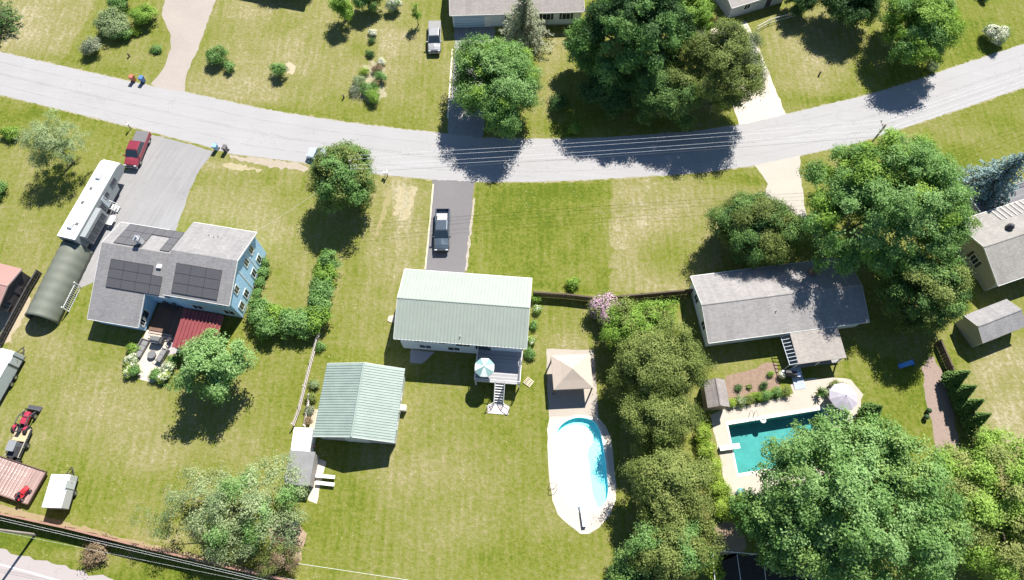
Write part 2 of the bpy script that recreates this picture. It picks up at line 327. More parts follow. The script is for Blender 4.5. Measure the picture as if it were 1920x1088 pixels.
# ------------------------------------------------------------ flat sheets: roads, drives, beds
def resample(pts, step, amp, seed, closed=True):
    r = np.random.default_rng(seed); out = []; n = len(pts); rngi = range(n if closed else n - 1)
    for i in rngi:
        a = np.array(pts[i]); b = np.array(pts[(i + 1) % n]); k = max(1, int(np.linalg.norm(b - a) / step)); d = b - a; nn = np.array([-d[1], d[0]]) / (np.linalg.norm(d) + 1e-9)
        for j in range(k):
            q = a + d * j / k; out.append(tuple(q + nn * r.normal() * amp * (0.5 if j == 0 else 1)))
    if not closed: out.append(tuple(pts[-1]))
    return out
def W2(px_pts): return [tuple(G(*p).xy) for p in px_pts]
def sheet(name, px_pts, z, mat, amp=0.07, step=0.7, kind='structure', hole=None):
    pts = resample(W2(px_pts), step, amp, len(px_pts) + int(z * 1e4)) if amp else W2(px_pts)
    bm = bmesh.new()
    def ring(q):
        vs = [bm.verts.new((x, y, z)) for x, y in q]; return [bm.edges.new((vs[i], vs[(i + 1) % len(vs)])) for i in range(len(vs))]
    e = ring(pts)
    if hole:
        for h in (hole if isinstance(hole[0], list) else [hole]): e += ring(h)
    bmesh.ops.triangle_fill(bm, use_beauty=True, use_dissolve=False, edges=e)
    bmesh.ops.recalc_face_normals(bm, faces=bm.faces)
    if bm.faces and sum(f.normal.z for f in bm.faces) < 0: bmesh.ops.reverse_faces(bm, faces=bm.faces)
    me = bpy.data.meshes.new(name); bm.to_mesh(me); bm.free(); me.materials.append(mat)
    o = bpy.data.objects.new(name, me); COL.objects.link(o)
    if kind: o['kind'] = kind
    return o
asph = M_asphalt('street_asphalt', (.325, .315, .312), var=.07, streak=(R(6), .035)); drive_a = M_asphalt('drive_asphalt', (.265, .255, .252), streak=(R(-72), .10)); drive_c = M_asphalt('dark_drive', (.165, .155, .158), crack=False)
conc = M_asphalt('pale_concrete', (.40, .365, .315), crack=False, var=.1); conc_p = M_asphalt('pinkish_gravel', (.335, .29, .255), crack=False, var=.14)
conc_w = M_asphalt('white_concrete', (.53, .465, .385), crack=False, var=.10)
ROAD_T = [(-260, 62), (0, 97), (120, 125), (300, 165), (345, 172), (500, 206), (640, 228), (760, 243), (840, 251), (900, 258), (1000, 261), (1100, 260), (1200, 254), (1300, 247), (1400, 232), (1480, 213), (1560, 194), (1640, 175), (1720, 150), (1800, 122), (1920, 83), (2150, 15)]
ROAD_B = [(-260, 135), (0, 178), (120, 207), (240, 237), (300, 252), (380, 272), (430, 288), (560, 304), (640, 318), (720, 328), (810, 337), (900, 341), (1000, 341), (1100, 338), (1200, 332), (1300, 325), (1400, 313), (1500, 292), (1600, 271), (1720, 232), (1800, 205), (1920, 164), (2150, 92)]
sheet('verge_gravel', [(x, y - 1.1) for x, y in ROAD_T] + [(x, y + 1.6) for x, y in ROAD_B][::-1], 0.004, M_dirt('verge_dirt', (.20, .185, .085), (.36, .32, .21), 1.2), amp=.10, step=.33)
sheet('street', ROAD_T + ROAD_B[::-1], 0.012, asph, amp=.05, step=.35)
for fr_, wd_ in ((.5, .5), (.53, .3), (.24, .35), (.78, .35)):
    ce = [(a[0] + (b[0] - a[0]) * fr_, a[1] + (b[1] - a[1]) * fr_) for a, b in zip(ROAD_T, ROAD_B)]
    sheet('road_seam', [(x, y - wd_) for x, y in ce] + [(x, y + wd_) for x, y in ce[::-1]], 0.016, M_asphalt('seam_asphalt', (.285, .272, .268), crack=False), amp=.03, step=.5)
sheet('driveway', [(310, -60), (310, 0), (303, 28), (318, 60), (321, 92), (306, 130), (282, 158), (312, 172), (347, 178), (346, 165), (350, 140), (375, 80), (405, 0), (415, -60)], 0.008, conc_p, amp=.08)
sheet('driveway', [(258, 246), (330, 264), (402, 284), (372, 322), (350, 372), (332, 425), (315, 470), (150, 540), (90, 520), (160, 420), (225, 330), (268, 285)], 0.008, drive_a, amp=.06)
sheet('driveway', [(812, 330), (890, 334), (872, 520), (797, 520)], 0.008, drive_c, amp=.03)
sheet('driveway', [(852, -20), (852, 100), (838, 256), (905, 263), (925, 100), (930, 20)], 0.008, drive_a, amp=.04)
sheet('driveway', [(1388, 240), (1474, 216), (1418, 78), (1400, 40), (1330, 55), (1350, 120)], 0.008, conc_w, amp=.05)
sheet('driveway', [(1412, 306), (1500, 286), (1500, 330), (1515, 420), (1420, 420), (1440, 345)], 0.008, conc, amp=.06)
sheet('highway', [(-300, 955), (0, 1030), (110, 1059), (215, 1087), (330, 1125), (900, 1290), (1700, 1470), (1700, 1680), (900, 1560), (-300, 1230)], 0.008, M_asphalt('highway_asphalt', (.345, .305, .295), var=.06), amp=.12)
sheet('highway_marking', [(-300, 985), (0, 1057), (60, 1073), (112, 1088), (240, 1130), (900, 1325), (1700, 1520), (1700, 1524), (900, 1329), (236, 1133), (108, 1091), (58, 1075.5), (0, 1060), (-300, 988)], 0.013, M('road_paint', (.62, .60, .57), .15), amp=0)
dirt_tan = M_dirt('tan_dirt', (.24, .17, .115), (.40, .30, .21)); dirt_br = M_dirt('brown_soil', (.17, .115, .085), (.33, .235, .175), 2.5)
mulch = M_dirt('path_brick_dust', (.21, .155, .13), (.34, .26, .22), 3)
sheet('garden_bed', [(1362, 705), (1440, 680), (1456, 682), (1462, 725), (1380, 745), (1352, 748)], 0.006, dirt_br, amp=.15)
sheet('path', [(1728, 690), (1752, 668), (1768, 705), (1786, 770), (1800, 850), (1792, 880), (1760, 860), (1748, 800), (1735, 745)], 0.006, mulch, amp=.12)
sheet('bare_earth', [(1338, 985), (1390, 975), (1400, 1030), (1370, 1045), (1335, 1045)], 0.006, dirt_tan, amp=.2)
sheet('bare_earth', [(-60, 930), (60, 962), (240, 1010), (420, 1052), (560, 1092), (560, 1100), (380, 1055), (200, 1010), (-60, 946)], 0.006, M_dirt('red_earth', (.22, .165, .085), (.33, .265, .16)), amp=.08, step=.35)
sheet('bare_earth', [(505, 985), (562, 980), (575, 1000), (566, 1050), (500, 1060)], 0.006, dirt_tan, amp=.2)
sheet('bare_earth', [(0, 575), (28, 540), (60, 560), (20, 640), (0, 655)], 0.006, M_dirt('pale_dirt', (.30, .25, .17), (.45, .37, .26)), amp=.2)
sheet('flower_bed', [(680, 132), (700, 114), (722, 130), (718, 160), (724, 182), (704, 194), (674, 189), (659, 178), (662, 150)], 0.006, M_dirt('pale_mulch', (.22, .20, .10), (.42, .37, .27), 3), amp=.3, step=.35)
pale_straw = M_dirt('pale_straw', (.24, .20, .10), (.46, .40, .27), 2.5)
sheet('bare_earth', [(750, 352), (760, 350), (752, 392), (740, 405), (736, 404)], .005, pale_straw, amp=.18, step=.4)
sheet('bare_earth', [(770, 350), (781, 351), (775, 385), (764, 412), (752, 414), (757, 400), (766, 380)], .005, pale_straw, amp=.18, step=.4)
sheet('bare_earth', [(420, 306), (455, 311), (492, 318), (488, 323), (448, 319), (418, 312)], .005, pale_straw, amp=.15, step=.4)
sheet('bare_earth', [(728, 355), (735, 355), (722, 410), (708, 445), (704, 444), (716, 400)], .005, M_dirt('straw_track', (.20, .18, .07), (.34, .29, .15), 2.5), amp=.15, step=.4)
sheet('bare_earth', [(430, 290), (560, 306), (580, 316), (570, 322), (500, 312), (432, 297)], .006, M_dirt('pinkish_verge', (.27, .225, .165), (.42, .36, .29), 2), amp=.15, step=.5)
sheet('bare_earth', [(548, 118), (553, 128), (548, 140), (538, 138), (534, 122), (540, 114)], .005, M_dirt('sandy_patch', (.30, .25, .15), (.50, .43, .32), 2), amp=.15, step=.3)
# ------------------------------------------------------------ foliage
LEAF = dict(
 maple=M_leaf('leaf_maple', (.040, .100, .022), (.125, .225, .062), (.245, .362, .150)),
 bright=M_leaf('leaf_bright', (.060, .115, .018), (.165, .265, .042), (.280, .390, .090)),
 olive=M_leaf('leaf_olive', (.048, .076, .018), (.150, .188, .050), (.300, .322, .112)),
 dark=M_leaf('leaf_dark', (.020, .052, .020), (.060, .118, .038), (.130, .215, .075)),
 pale=M_leaf('leaf_pale', (.080, .120, .055), (.205, .260, .125), (.360, .400, .230)),
 grey=M_leaf('leaf_grey', (.080, .105, .065), (.200, .225, .150), (.370, .375, .285)),
 spruce=M_leaf('needle_blue', (.040, .085, .090), (.115, .185, .190), (.250, .330, .325), .08),
 cedar=M_leaf('needle_cedar', (.028, .065, .020), (.085, .155, .038), (.185, .270, .075), .1),
 lime=M_leaf('leaf_lime', (.085, .135, .015), (.205, .290, .040), (.350, .420, .100)),
 brown=M_leaf('leaf_brown', (.100, .070, .040), (.200, .145, .090), (.320, .255, .165)),
 pink=M_leaf('petal_pink', (.30, .16, .24), (.44, .27, .36), (.60, .46, .50), .1),
 white=M_leaf('petal_white', (.45, .47, .33), (.60, .60, .46), (.75, .74, .64), .1),
 red=M_leaf('leaf_red', (.12, .02, .03), (.22, .03, .05), (.30, .06, .08)))
BARK = M('tree_bark', (.13, .105, .085), .3, 2.5, .95, 0, .5)
LSC = 0.74
class Leaves:
    def __init__(s): s.P = []; s.Nn = []; s.S = []; s.T = []
    def add(s, P, Nn, S, T): s.P.append(P); s.Nn.append(Nn); s.S.append(np.broadcast_to(S, (len(P),))); s.T.append(T)
    def build(s, name, mat, parent, rs, aspect=.62, center=(0, 0, 0)):
        P = np.concatenate(s.P); Nn = np.concatenate(s.Nn); S = np.concatenate(s.S); T = np.concatenate(s.T); n = len(P)
        Nn = Nn / (np.linalg.norm(Nn, axis=1, keepdims=True) + 1e-9)
        r = rs.normal(size=(n, 3)); t = np.cross(Nn, r); t /= np.linalg.norm(t, axis=1, keepdims=True) + 1e-9; b = np.cross(Nn, t)
        a = (S * .5)[:, None]; w = a * aspect; f = a * .22
        V = np.stack([P - t * a, P + b * w - Nn * f, P + t * a, P - b * w - Nn * f], 1).reshape(-1, 3)
        o = np_mesh(name, V, np.arange(n * 4).reshape(-1, 4), mat, [('tint', np.repeat(np.clip(T, 0, 1), 4))]); o.parent = parent; return o
def unit(rs, n):
    v = rs.normal(size=(n, 3)); return v / np.linalg.norm(v, axis=1, keepdims=True)
def clumps_broad(rs, rx, ry, rz, k, low=-.45, lump=.2, shell=(.70, .98)):
    d = unit(rs, k * 3); d = d[d[:, 2] > low][:k]; ph = rs.random(6) * 6.28; az = np.arctan2(d[:, 1], d[:, 0])
    m = 1 + lump * (.5 * np.sin(2 * az + ph[0]) + .35 * np.sin(3 * az + ph[1]) + .3 * np.sin(5 * az + ph[2]) + .3 * np.sin(3 * d[:, 2] * 2 + ph[3]))
    rad = rs.uniform(*shell, len(d)) * m; c = d * rad[:, None] * np.array([rx, ry, rz]); return c
def crown_leaves(rs, cen, rc, leaf, cover, up=.30, tvar=.10, flat=.78, bias=0.0, mid=None, rad=None):
    """each clump is a bunch of twigs, each twig a loose spray of leaves"""
    Lv = Leaves()
    for c, r in zip(cen, rc):
        n = max(8, int(4 * math.pi * r * r * .72 * cover / (leaf * leaf * .31))); m = max(3, int(9 * r * r + 4)); tw = .20 * r + .10
        d = unit(rs, m); d[:, 2] = np.where(d[:, 2] < -.35, -d[:, 2], d[:, 2]); ani = rs.uniform(.75, 1.4, 3) * np.array([1, 1, flat])
        tc = d * (rs.uniform(.25, 1.12, m) ** .6 * r)[:, None] * ani; tt = rs.normal(size=m) * .11
        k = rs.integers(0, m, n); off = rs.normal(size=(n, 3)) * np.array([tw, tw, tw * .6])
        P = c + tc[k] + off
        form = np.zeros((n, 3)) if mid is None else (P - mid) / rad
        Nn = form * .62 + d[k] * .25 + off * (.15 / tw) + np.array([.05, .10, up]) + rs.normal(size=(n, 3)) * .40
        T = .5 + bias + rs.normal() * tvar + tt[k] + rs.normal(size=n) * .14
        Lv.add(P, Nn, leaf * rs.uniform(.6, 1.4, n), T)
    return Lv
def trunk_mesh(rs, h, r, targets, parent, lean=(0, 0)):
    b = MB(); p = Vector((0, 0, 0)); segs = 4; pts = []
    for i in range(segs + 1):
        t = i / segs; pts.append(Vector((lean[0] * t + rs.normal() * .06 * h * .1 * (i > 0), lean[1] * t + rs.normal() * .06 * h * .1 * (i > 0), h * t)))
    for i in range(segs): b.tube(pts[i], pts[i + 1], r * (1.25 if i == 0 else 1 - .5 * i / segs), r * (1 - .5 * (i + 1) / segs), 9)
    for tg in targets:
        s0 = pts[2 + int(rs.integers(0, 3))]; tg = Vector(tg); m_ = s0.lerp(tg, .5) + Vector((0, 0, .3)); b.tube(s0, m_, r * .42, r * .26, 6); b.tube(m_, tg, r * .26, r * .1, 6)
    return b.build('trunk', BARK, parent, smooth=True)
NT = [0]
def tree(name, label, cat, px, py, hc, rx, ry, rz, mat, leaf=.30, k=None, cr=None, cover=.95, low=-.45, lump=.2, group=None, bias=0, trunk_r=None, mix2=None, flat=.8, shell=(.64, 1.0), base=None, up=.30, tvar=.10, gaps=True):
    NT[0] += 1; rs = np.random.default_rng(100 + NT[0]); g = G(px, py, hc); r = (rx + ry) / 2
    cr = (cr or max(.42, min(1.15, .17 * r + .22))) * (1 if cr is None else .8); k = int(k * 1.5) if k else int(3.6 * (r / cr) ** 2 * (.6 + .4 * rz / r)) + 6
    root = thing(name, label, cat, (g.x, g.y, 0), 0, group)
    cen = clumps_broad(rs, rx - cr * .6, ry - cr * .6, rz - cr * .4, k, low, lump, shell)
    fill = clumps_broad(rs, (rx - cr) * .55, (ry - cr) * .55, (rz - cr * .5) * .6, max(3, k // 5), -.6, 0, (.3, .9))
    rc = np.concatenate([rs.uniform(.65, 1.2, len(cen)) * cr, np.full(len(fill), cr * 1.05)]); cen = np.concatenate([cen, fill]); cen[:, 2] += hc
    gd = unit(rs, 4); gd[:, 2] = np.abs(gd[:, 2]) * .8; un = (cen - np.array([0, 0, hc])) / np.array([rx, ry, rz]); keep = (not gaps) | ~((un @ gd.T).max(1) > rs.uniform(.80, .9)) | (rs.random(len(cen)) < .45); cen, rc = cen[keep], rc[keep]
    cen[:, 2] = np.maximum(cen[:, 2], rc * .5 + .05)
    leaf *= LSC
    if mix2:
        m2 = rs.random(len(cen)) < mix2[1]
        crown_leaves(rs, cen[m2], rc[m2], leaf, cover, bias=bias, flat=flat, up=up, tvar=tvar, mid=np.array([0, 0, hc - .15 * rz]), rad=np.array([rx, ry, rz])).build('crown', LEAF[mix2[0]], root, rs)
        cen, rc = cen[~m2], rc[~m2]
    crown_leaves(rs, cen, rc, leaf, cover, bias=bias, flat=flat, up=up, tvar=tvar, mid=np.array([0, 0, hc - .15 * rz]), rad=np.array([rx, ry, rz])).build('crown', LEAF[mat], root, rs)
    if hc > 2: trunk_mesh(rs, max(.8, hc - .1 * rz), trunk_r or max(.08, .045 * r + .03), [tuple(cen[i]) for i in rs.choice(len(cen), min(9, len(cen)), False)], root)
    return root
def shrub(name, label, px, py, r, h, mat, cat='shrub', group=None, leaf=.17, flower=None, k=None, ry=None, cover=1.0, lump=.15):
    NT[0] += 1; rs = np.random.default_rng(300 + NT[0]); g = G(px, py, h * .5); cr = max(.16, .42 * r); k = k or 9
    root = thing(name, label, cat, (g.x, g.y, 0), 0, group)
    cen = clumps_broad(rs, r * .75, (ry or r) * .75, h * .36, k, -.3, lump); cen = np.concatenate([cen, [[0, 0, 0]]]); cen[:, 2] += h * .52; rc = np.full(len(cen), cr); rc[-1] = cr * 1.2
    crown_leaves(rs, cen, rc, leaf, cover, mid=np.array([0, 0, h * .4]), rad=np.array([r, r, h * .6])).build('foliage', LEAF[mat], root, rs)
    if flower:
        fm, fr = flower; Lv = Leaves()
        for c, q in zip(cen, rc):
            n = int(fr * 90 * q * q / .16 * .5) + 3; d = unit(rs, n); d[:, 2] = np.abs(d[:, 2])
            Lv.add(c + d * q * 1.06, d + np.array([0, 0, .4]), rs.uniform(.10, .2, n), .5 + rs.normal(size=n) * .25)
        Lv.build('blossom', LEAF[fm], root, rs, .9)
    b = MB()
    for i in range(4):
        c = cen[rs.integers(0, len(cen))]; b.tube((rs.normal() * .05, rs.normal() * .05, 0), tuple(c), .03, .012, 5)
    b.build('stem', BARK, root); return root
def conifer(name, label, px, py, h, r, mat, cat='tree', group=None, whorls=14, per=13, leaf=.26, cyl=.0, droop=.25, bias=0, base_px=False, dens=1.0, star=.25):
    """px,py: foot of the tree in the photo"""
    NT[0] += 1; rs = np.random.default_rng(500 + NT[0]); g = G(px, py, 0); root = thing(name, label, cat, (g.x, g.y, 0), 0, group); Lv = Leaves(); b = MB()
    b.tube((0, 0, 0), (0, 0, h * .97), max(.05, r * .07), .02, 8)
    for i in range(whorls):
        t = (i + .4) / whorls; z = h * (.05 + .93 * t); rad = r * ((1 - t) ** (.9 if cyl == 0 else .45)) * rs.uniform(.9, 1.1) + .08; n_b = max(4, int(per * (1 - .5 * t)))
        for j in range(n_b):
            a = 2 * math.pi * (j + rs.random() * .6) / n_b + i * .7; L_ = rad * rs.uniform(1 - star, 1 + star * .4); d = np.array([math.cos(a), math.sin(a), 0]); side = np.array([-d[1], d[0], 0])
            n = int(dens * (6 + 30 * L_ * .5 / max(leaf, .1) * .3)); s = np.sqrt(rs.random(n)); wd = L_ * .26 * (1.15 - s)
            P = d * (s * L_)[:, None] + side * (rs.uniform(-1, 1, n) * wd)[:, None]; P[:, 2] = z - droop * L_ * s + rs.normal(size=n) * .06 * r * .4 + .12 * h / whorls
            Nn = np.array([0, 0, .9]) + d * .5 + rs.normal(size=(n, 3)) * .45
            Lv.add(P, Nn, leaf * rs.uniform(.7, 1.3, n), .45 + bias + s * .25 + rs.normal(size=n) * .14 + rs.normal() * .08)
            if L_ > .8: b.tube((0, 0, z), tuple(d * L_ * .8 + np.array([0, 0, z - droop * L_ * .8])), .03 + .01 * r, .01, 5)
    top = rs.normal(size=(25, 3)) * np.array([.08, .08, .15]) + np.array([0, 0, h]); Lv.add(top, rs.normal(size=(25, 3)), leaf * .8, np.full(25, .6))
    Lv.build('foliage', LEAF[mat], root, rs, .5); b.build('trunk', BARK, root); return root

# top row, left to right
conifer('evergreen_tree', 'dark evergreen at the top left corner of the lawn', 2, 50, 9, 4.4, 'dark', whorls=13, per=15, star=.35)
shrub('shrub', 'tangled shrub with pale dead twigs at the left end of the top left thicket', 172, 88, 1.5, 1.9, 'grey', group='shrubs in the top left thicket', k=12)
shrub('shrub', 'largest grey green shrub in the middle of the top left thicket', 215, 45, 2.5, 2.4, 'pale', group='shrubs in the top left thicket', leaf=.2, k=16)
shrub('shrub', 'dark green round shrub at the lower right of the top left thicket', 226, 62, 1.4, 1.6, 'maple', group='shrubs in the top left thicket', k=10)
shrub('shrub', 'bright green shrub beside the pinkish driveway', 268, 32, 1.9, 2.2, 'bright', group='shrubs in the top left thicket', leaf=.2, k=14)
shrub('shrub', 'small yellow green shrub at the front of the top left thicket', 252, 62, .9, .8, 'lime', group='shrubs in the top left thicket')
shrub('shrub', 'leafy bush with grey twigs at the very top edge left of the driveway', 222, 6, 1.9, 2.0, 'maple', group='shrubs in the top left thicket', leaf=.2, k=12)
shrub('shrub', 'low flat shrub alone on the grass left of the pinkish driveway', 294, 93, .95, .55, 'maple', k=7)
shrub('shrub', 'round dense shrub with a lobed outline right of the pinkish driveway', 406, 108, 1.55, 2.2, 'maple', k=12, ry=1.5)
shrub('shrub', 'small trailing offshoot bush touching the lobed round shrub', 432, 126, .9, 1.3, 'maple', k=7)
shrub('shrub', 'small egg shaped shrub beside a sandy patch on the top lawn', 521, 134, 1.25, 2.1, 'maple', k=9)
tree('young_tree', 'young yellow green tree at the top edge of the lawn', 'tree', 640, 14, 2.9, 1.9, 1.9, 2.3, 'bright', leaf=.26, k=18, cr=.75)
tree('dark_tree', 'dark green bushy tree at the top edge left of the white pickup', 'tree', 688, -2, 2.2, 2.5, 2.0, 2.2, 'maple', leaf=.26)
shrub('shrub', 'white flowering shrub at the top edge beside the dark bushy tree', 738, 10, 1.3, 2.0, 'pale', flower=('white', 1.4))
tree('thin_sapling', 'thin straggly sapling left of the white pickup', 'tree', 781, 26, 2.3, .8, .8, 2.2, 'bright', leaf=.24, k=10, cr=.45, cover=.6)
tree('hedge_tree', 'dark shade tree over the top edge above the wide lawn', 'tree', 535, -36, 1.9, 5.4, 1.6, 1.8, 'dark', leaf=.3)
# island bed plants
for px_, py_, r_, mt, lb in [(672, 152, .75, 'pale', 'pale green perennial clump on the left side of the island flower bed'), (690, 168, .9, 'maple', 'leafy green perennial at the heart of the island flower bed'), (700, 180, .95, 'bright', 'bright green perennial at the street end of the island flower bed'),
                             (708, 130, .6, 'brown', 'brownish perennial at the top of the island flower bed'), (716, 145, .8, 'maple', 'tall green perennial on the right side of the island flower bed'), (682, 135, .55, 'lime', 'yellow green perennial near the narrow end of the island flower bed'), (664, 170, .6, 'grey', 'grey perennial at the lower left of the island flower bed'),
                             (706, 158, .5, 'brown', 'small brown seed head clump inside the island flower bed'), (694, 100, .5, 'dark', 'dark narrow shrub just above the island flower bed'), (698, 62, .5, 'white', 'pale flower clump high above the island flower bed'), (697, 77, .4, 'dark', 'little dark plant between the pale flowers and the dark narrow shrub'), (716, 116, .45, 'white', 'pale flowering plant at the top right corner of the island flower bed')]:
    shrub('perennial_plant', lb, px_, py_, r_ * 1.35, r_ * 1.4, mt, 'plant', 'plants of the island flower bed', leaf=.14, k=7)
# street trees by the top houses
conifer('grey_spruce', 'thin greyish spruce in front of the top house', 982, 82, 11.5, 5.0, 'grey', whorls=20, per=15, star=.35, droop=.3, leaf=.24, dens=1.0, bias=.12)
tree('maple_tree', 'broad round maple shading the garage driveway of the top house', 'tree', 931, 152, 5.4, 6.1, 8.2, 5.0, 'maple', leaf=.32, bias=.04, mix2=('bright', .22), gaps=False)
tree('oak_tree', 'very large dark tree right of the top house', 'tree', 1188, 45, 8.5, 8.4, 9.8, 7.5, 'maple', leaf=.34, bias=-.16, mix2=('dark', .5), gaps=False, cover=1.15)
tree('small_maple', 'small bright maple tucked against the left side of the large dark tree', 'tree', 1096, 88, 4.6, 2.9, 3.2, 3.2, 'maple', leaf=.3, bias=.18)
tree('lime_tree', 'yellow green tree between the large dark tree and the top right garage', 'tree', 1290, 38, 6.2, 3.3, 5.0, 4.5, 'bright', leaf=.3)
tree('olive_tree', 'tall olive green tree beside the white concrete driveway', 'tree', 1352, 130, 7.0, 6.0, 7.0, 6.0, 'olive', leaf=.26, bias=-.06, mix2=('grey', .18), lump=.12, gaps=False)
tree('shaded_cedar', 'dark drooping tree by the street in front of the tall olive tree', 'tree', 1245, 175, 4.6, 5.2, 5.2, 4.4, 'cedar', leaf=.26, bias=-.05, mix2=('olive', .22))
tree('shaded_bush', 'deeply shaded bush left of the dark drooping street tree', 'tree', 1140, 170, 3.2, 4.2, 3.8, 2.8, 'dark', leaf=.28)
shrub('shrub', 'little lit shrub at the street edge in the deep tree shade', 1078, 243, .9, 1.1, 'bright')
shrub('shrub', 'dark loose shrub alone in the strip of lawn below the top house', 1050, 193, 1.5, 1.8, 'dark', leaf=.2, k=11, cover=.7)
shrub('shrub', 'dark red leaved bush beside the top right garage', 1328, 36, 1.1, 1.3, 'red')
tree('dark_tree', 'dark tree at the top edge whose shadow falls on the right hand lawn', 'tree', 1595, 2, 4.0, 4.6, 5.0, 3.6, 'dark', leaf=.3, bias=-.05)
tree('dark_tree', 'dark clipped tree at the top edge behind the white railing', 'tree', 1500, -2, 2.6, 2.6, 2.6, 2.4, 'dark', leaf=.26)
tree('bright_tree', 'bright yellow green tree leaning over the street at the top right', 'tree', 1720, 48, 5.2, 4.9, 8.2, 4.8, 'bright', leaf=.32, mix2=('maple', .45), lump=.22, gaps=False)
shrub('shrub', 'grey green shrub at the street edge below the bright tree', 1745, 125, 1.1, 1.2, 'pale')
shrub('flowering_shrub', 'white flowering shrub alone on the top right lawn', 1866, 66, 1.75, 2.4, 'pale', flower=('white', 1.3), k=13)
shrub('shrub', 'tiny clipped shrub at the top right edge of the lawn', 1843, -4, .8, .9, 'dark')
# left yard
shrub('shrub', 'round bright green bush at the left edge below the street', 18, 252, 1.25, 1.3, 'bright')
shrub('shrub', 'dark bush cut off by the left edge of the photo', -4, 356, 1.3, 1.5, 'maple')
tree('silver_tree', 'sparse silvery tree on the left lawn next to the camper', 'tree', 100, 268, 4.6, 4.0, 3.9, 3.3, 'pale', leaf=.19, cover=.42, bias=.1, cr=.9, k=46, lump=.3)
tree('round_tree', 'dense round tree at the street edge half hiding a parked car', 'tree', 645, 335, 4.6, 4.7, 5.1, 4.4, 'olive', leaf=.30, bias=-.04, mix2=('maple', .5), lump=.10, gaps=False)
for i, (px_, py_, r_, lb) in enumerate([(617, 490, 1.35, 'first hedge shrub at the street end of the hedge beside the blue house'), (611, 516, 1.6, 'second hedge shrub from the street end'), (606, 543, 1.7, 'third hedge shrub from the street end'), (603, 572, 1.75, 'hedge shrub just above the hedge corner'), (598, 598, 1.75, 'corner shrub where the hedge turns towards the blue house'),
                                        (570, 606, 1.7, 'hedge shrub just left of the hedge corner'), (543, 604, 1.7, 'middle hedge shrub between the hedge corner and the blue house'), (515, 598, 1.7, 'hedge shrub second from the blue house wall'), (488, 588, 1.7, 'tall hedge shrub against the corner of the blue house'), (502, 615, 1.4, 'outer hedge shrub leaning into the back lawn of the blue house')]):
    shrub('hedge_shrub', lb, px_, py_, r_, 2.7, 'bright' if i % 3 == 1 else 'maple', 'shrub', 'hedge shrubs beside the blue house', leaf=.24, k=14, ry=r_ * 1.1)
for i, (px_, py_, r_) in enumerate([(498, 490, .6), (494, 510, .75), (489, 530, .7), (482, 550, .65)]):
    shrub('wall_shrub', ['topmost little shrub along the blue side wall', 'second little shrub down the blue side wall', 'third little shrub down the blue side wall', 'lowest little shrub along the blue side wall'][i], px_, py_, r_, 1.1, 'maple', 'shrub', 'little shrubs along the blue side wall')
tree('young_maple', 'light green young tree on the back lawn of the blue house', 'tree', 402, 692, 4.2, 4.2, 4.2, 3.9, 'maple', leaf=.34, bias=.22, cover=.8, cr=1.1, k=44, lump=.42)
tree('pale_tree', 'wide pale grey green tree above the wooden fence', 'tree', 438, 955, 4.4, 7.0, 5.6, 3.4, 'pale', leaf=.24, cover=.42, cr=1.25, k=48, lump=.5, mix2=('maple', .22), bias=.05)
tree('brown_bush_tree', 'brownish half bare bush beside the fence end', 'tree', 522, 1046, 1.9, 2.5, 2.0, 1.7, 'brown', leaf=.15, cover=.5, cr=.7, k=20, mix2=('olive', .5))
# centre and right
shrub('garden_shrub', 'little round shrub alone on the lawn behind the green roof', 1075, 532, .85, 1.1, 'bright')
shrub('rhododendron', 'pink flowering rhododendron by the dark fence', 1143, 582, 2.3, 2.6, 'olive', flower=('pink', 1.1), leaf=.22, k=15)
tree('bright_tree', 'bright green tree behind the pink rhododendron', 'tree', 1200, 612, 3.6, 5.0, 3.4, 3.2, 'bright', leaf=.26, bias=.0, mix2=('olive', .45), gaps=False)
tree('olive_tree', 'large olive tree right of the tan gazebo', 'tree', 1232, 686, 5.0, 5.9, 4.5, 4.6, 'olive', leaf=.24, lump=.14, group='olive trees in the row by the oval pool', bias=.0)
tree('olive_tree', 'olive tree in the row beside the upper end of the oval pool', 'tree', 1237, 790, 4.6, 4.6, 3.5, 4.0, 'olive', leaf=.24, lump=.16, group='olive trees in the row by the oval pool', bias=-.03)
tree('olive_tree', 'olive tree in the row beside the lower end of the oval pool', 'tree', 1258, 912, 4.8, 4.5, 4.2, 4.3, 'olive', leaf=.24, lump=.14, group='olive trees in the row by the oval pool', bias=.04)
tree('olive_tree', 'lowest olive tree in the row at the bottom edge', 'tree', 1258, 1030, 4.4, 4.8, 3.8, 4.0, 'olive', leaf=.24, lump=.2, group='olive trees in the row by the oval pool', bias=-.02, mix2=('maple', .25))
tree('dark_tree', 'dark low tree at the bottom edge under the olive row', 'tree', 1205, 1072, 2.4, 3.4, 3.0, 2.2, 'cedar', leaf=.24)
shrub('shrub', 'bright lime bush by the bottom edge beside the trellis', 1332, 1066, 1.5, 1.8, 'lime', leaf=.2, k=12)
tree('dense_cedar', 'dense olive cedar in front of the grey roofed ranch house', 'tree', 1420, 428, 4.4, 5.9, 5.4, 4.3, 'olive', leaf=.24, bias=-.10, lump=.06, mix2=('cedar', .4), gaps=False, cover=1.2)
tree('huge_maple', 'huge spreading maple above the grey roofed ranch house', 'tree', 1664, 385, 8.5, 11.0, 9.5, 7.0, 'maple', leaf=.32, bias=.05, mix2=('bright', .2), lump=.22)
tree('dark_maple', 'dark tree below the huge maple beside the ranch house', 'tree', 1738, 552, 5.2, 5.0, 5.2, 4.6, 'cedar', leaf=.28, mix2=('olive', .3), lump=.16, gaps=False, bias=-.1)
conifer('blue_spruce', 'blue spruce by the street near the right edge', 1840, 362, 9.5, 4.6, 'spruce', whorls=17, per=16, star=.3, leaf=.28)
shrub('shrub', 'autumn coloured shrub by the deck of the tan house', 1852, 362, 1.1, 1.2, 'brown')
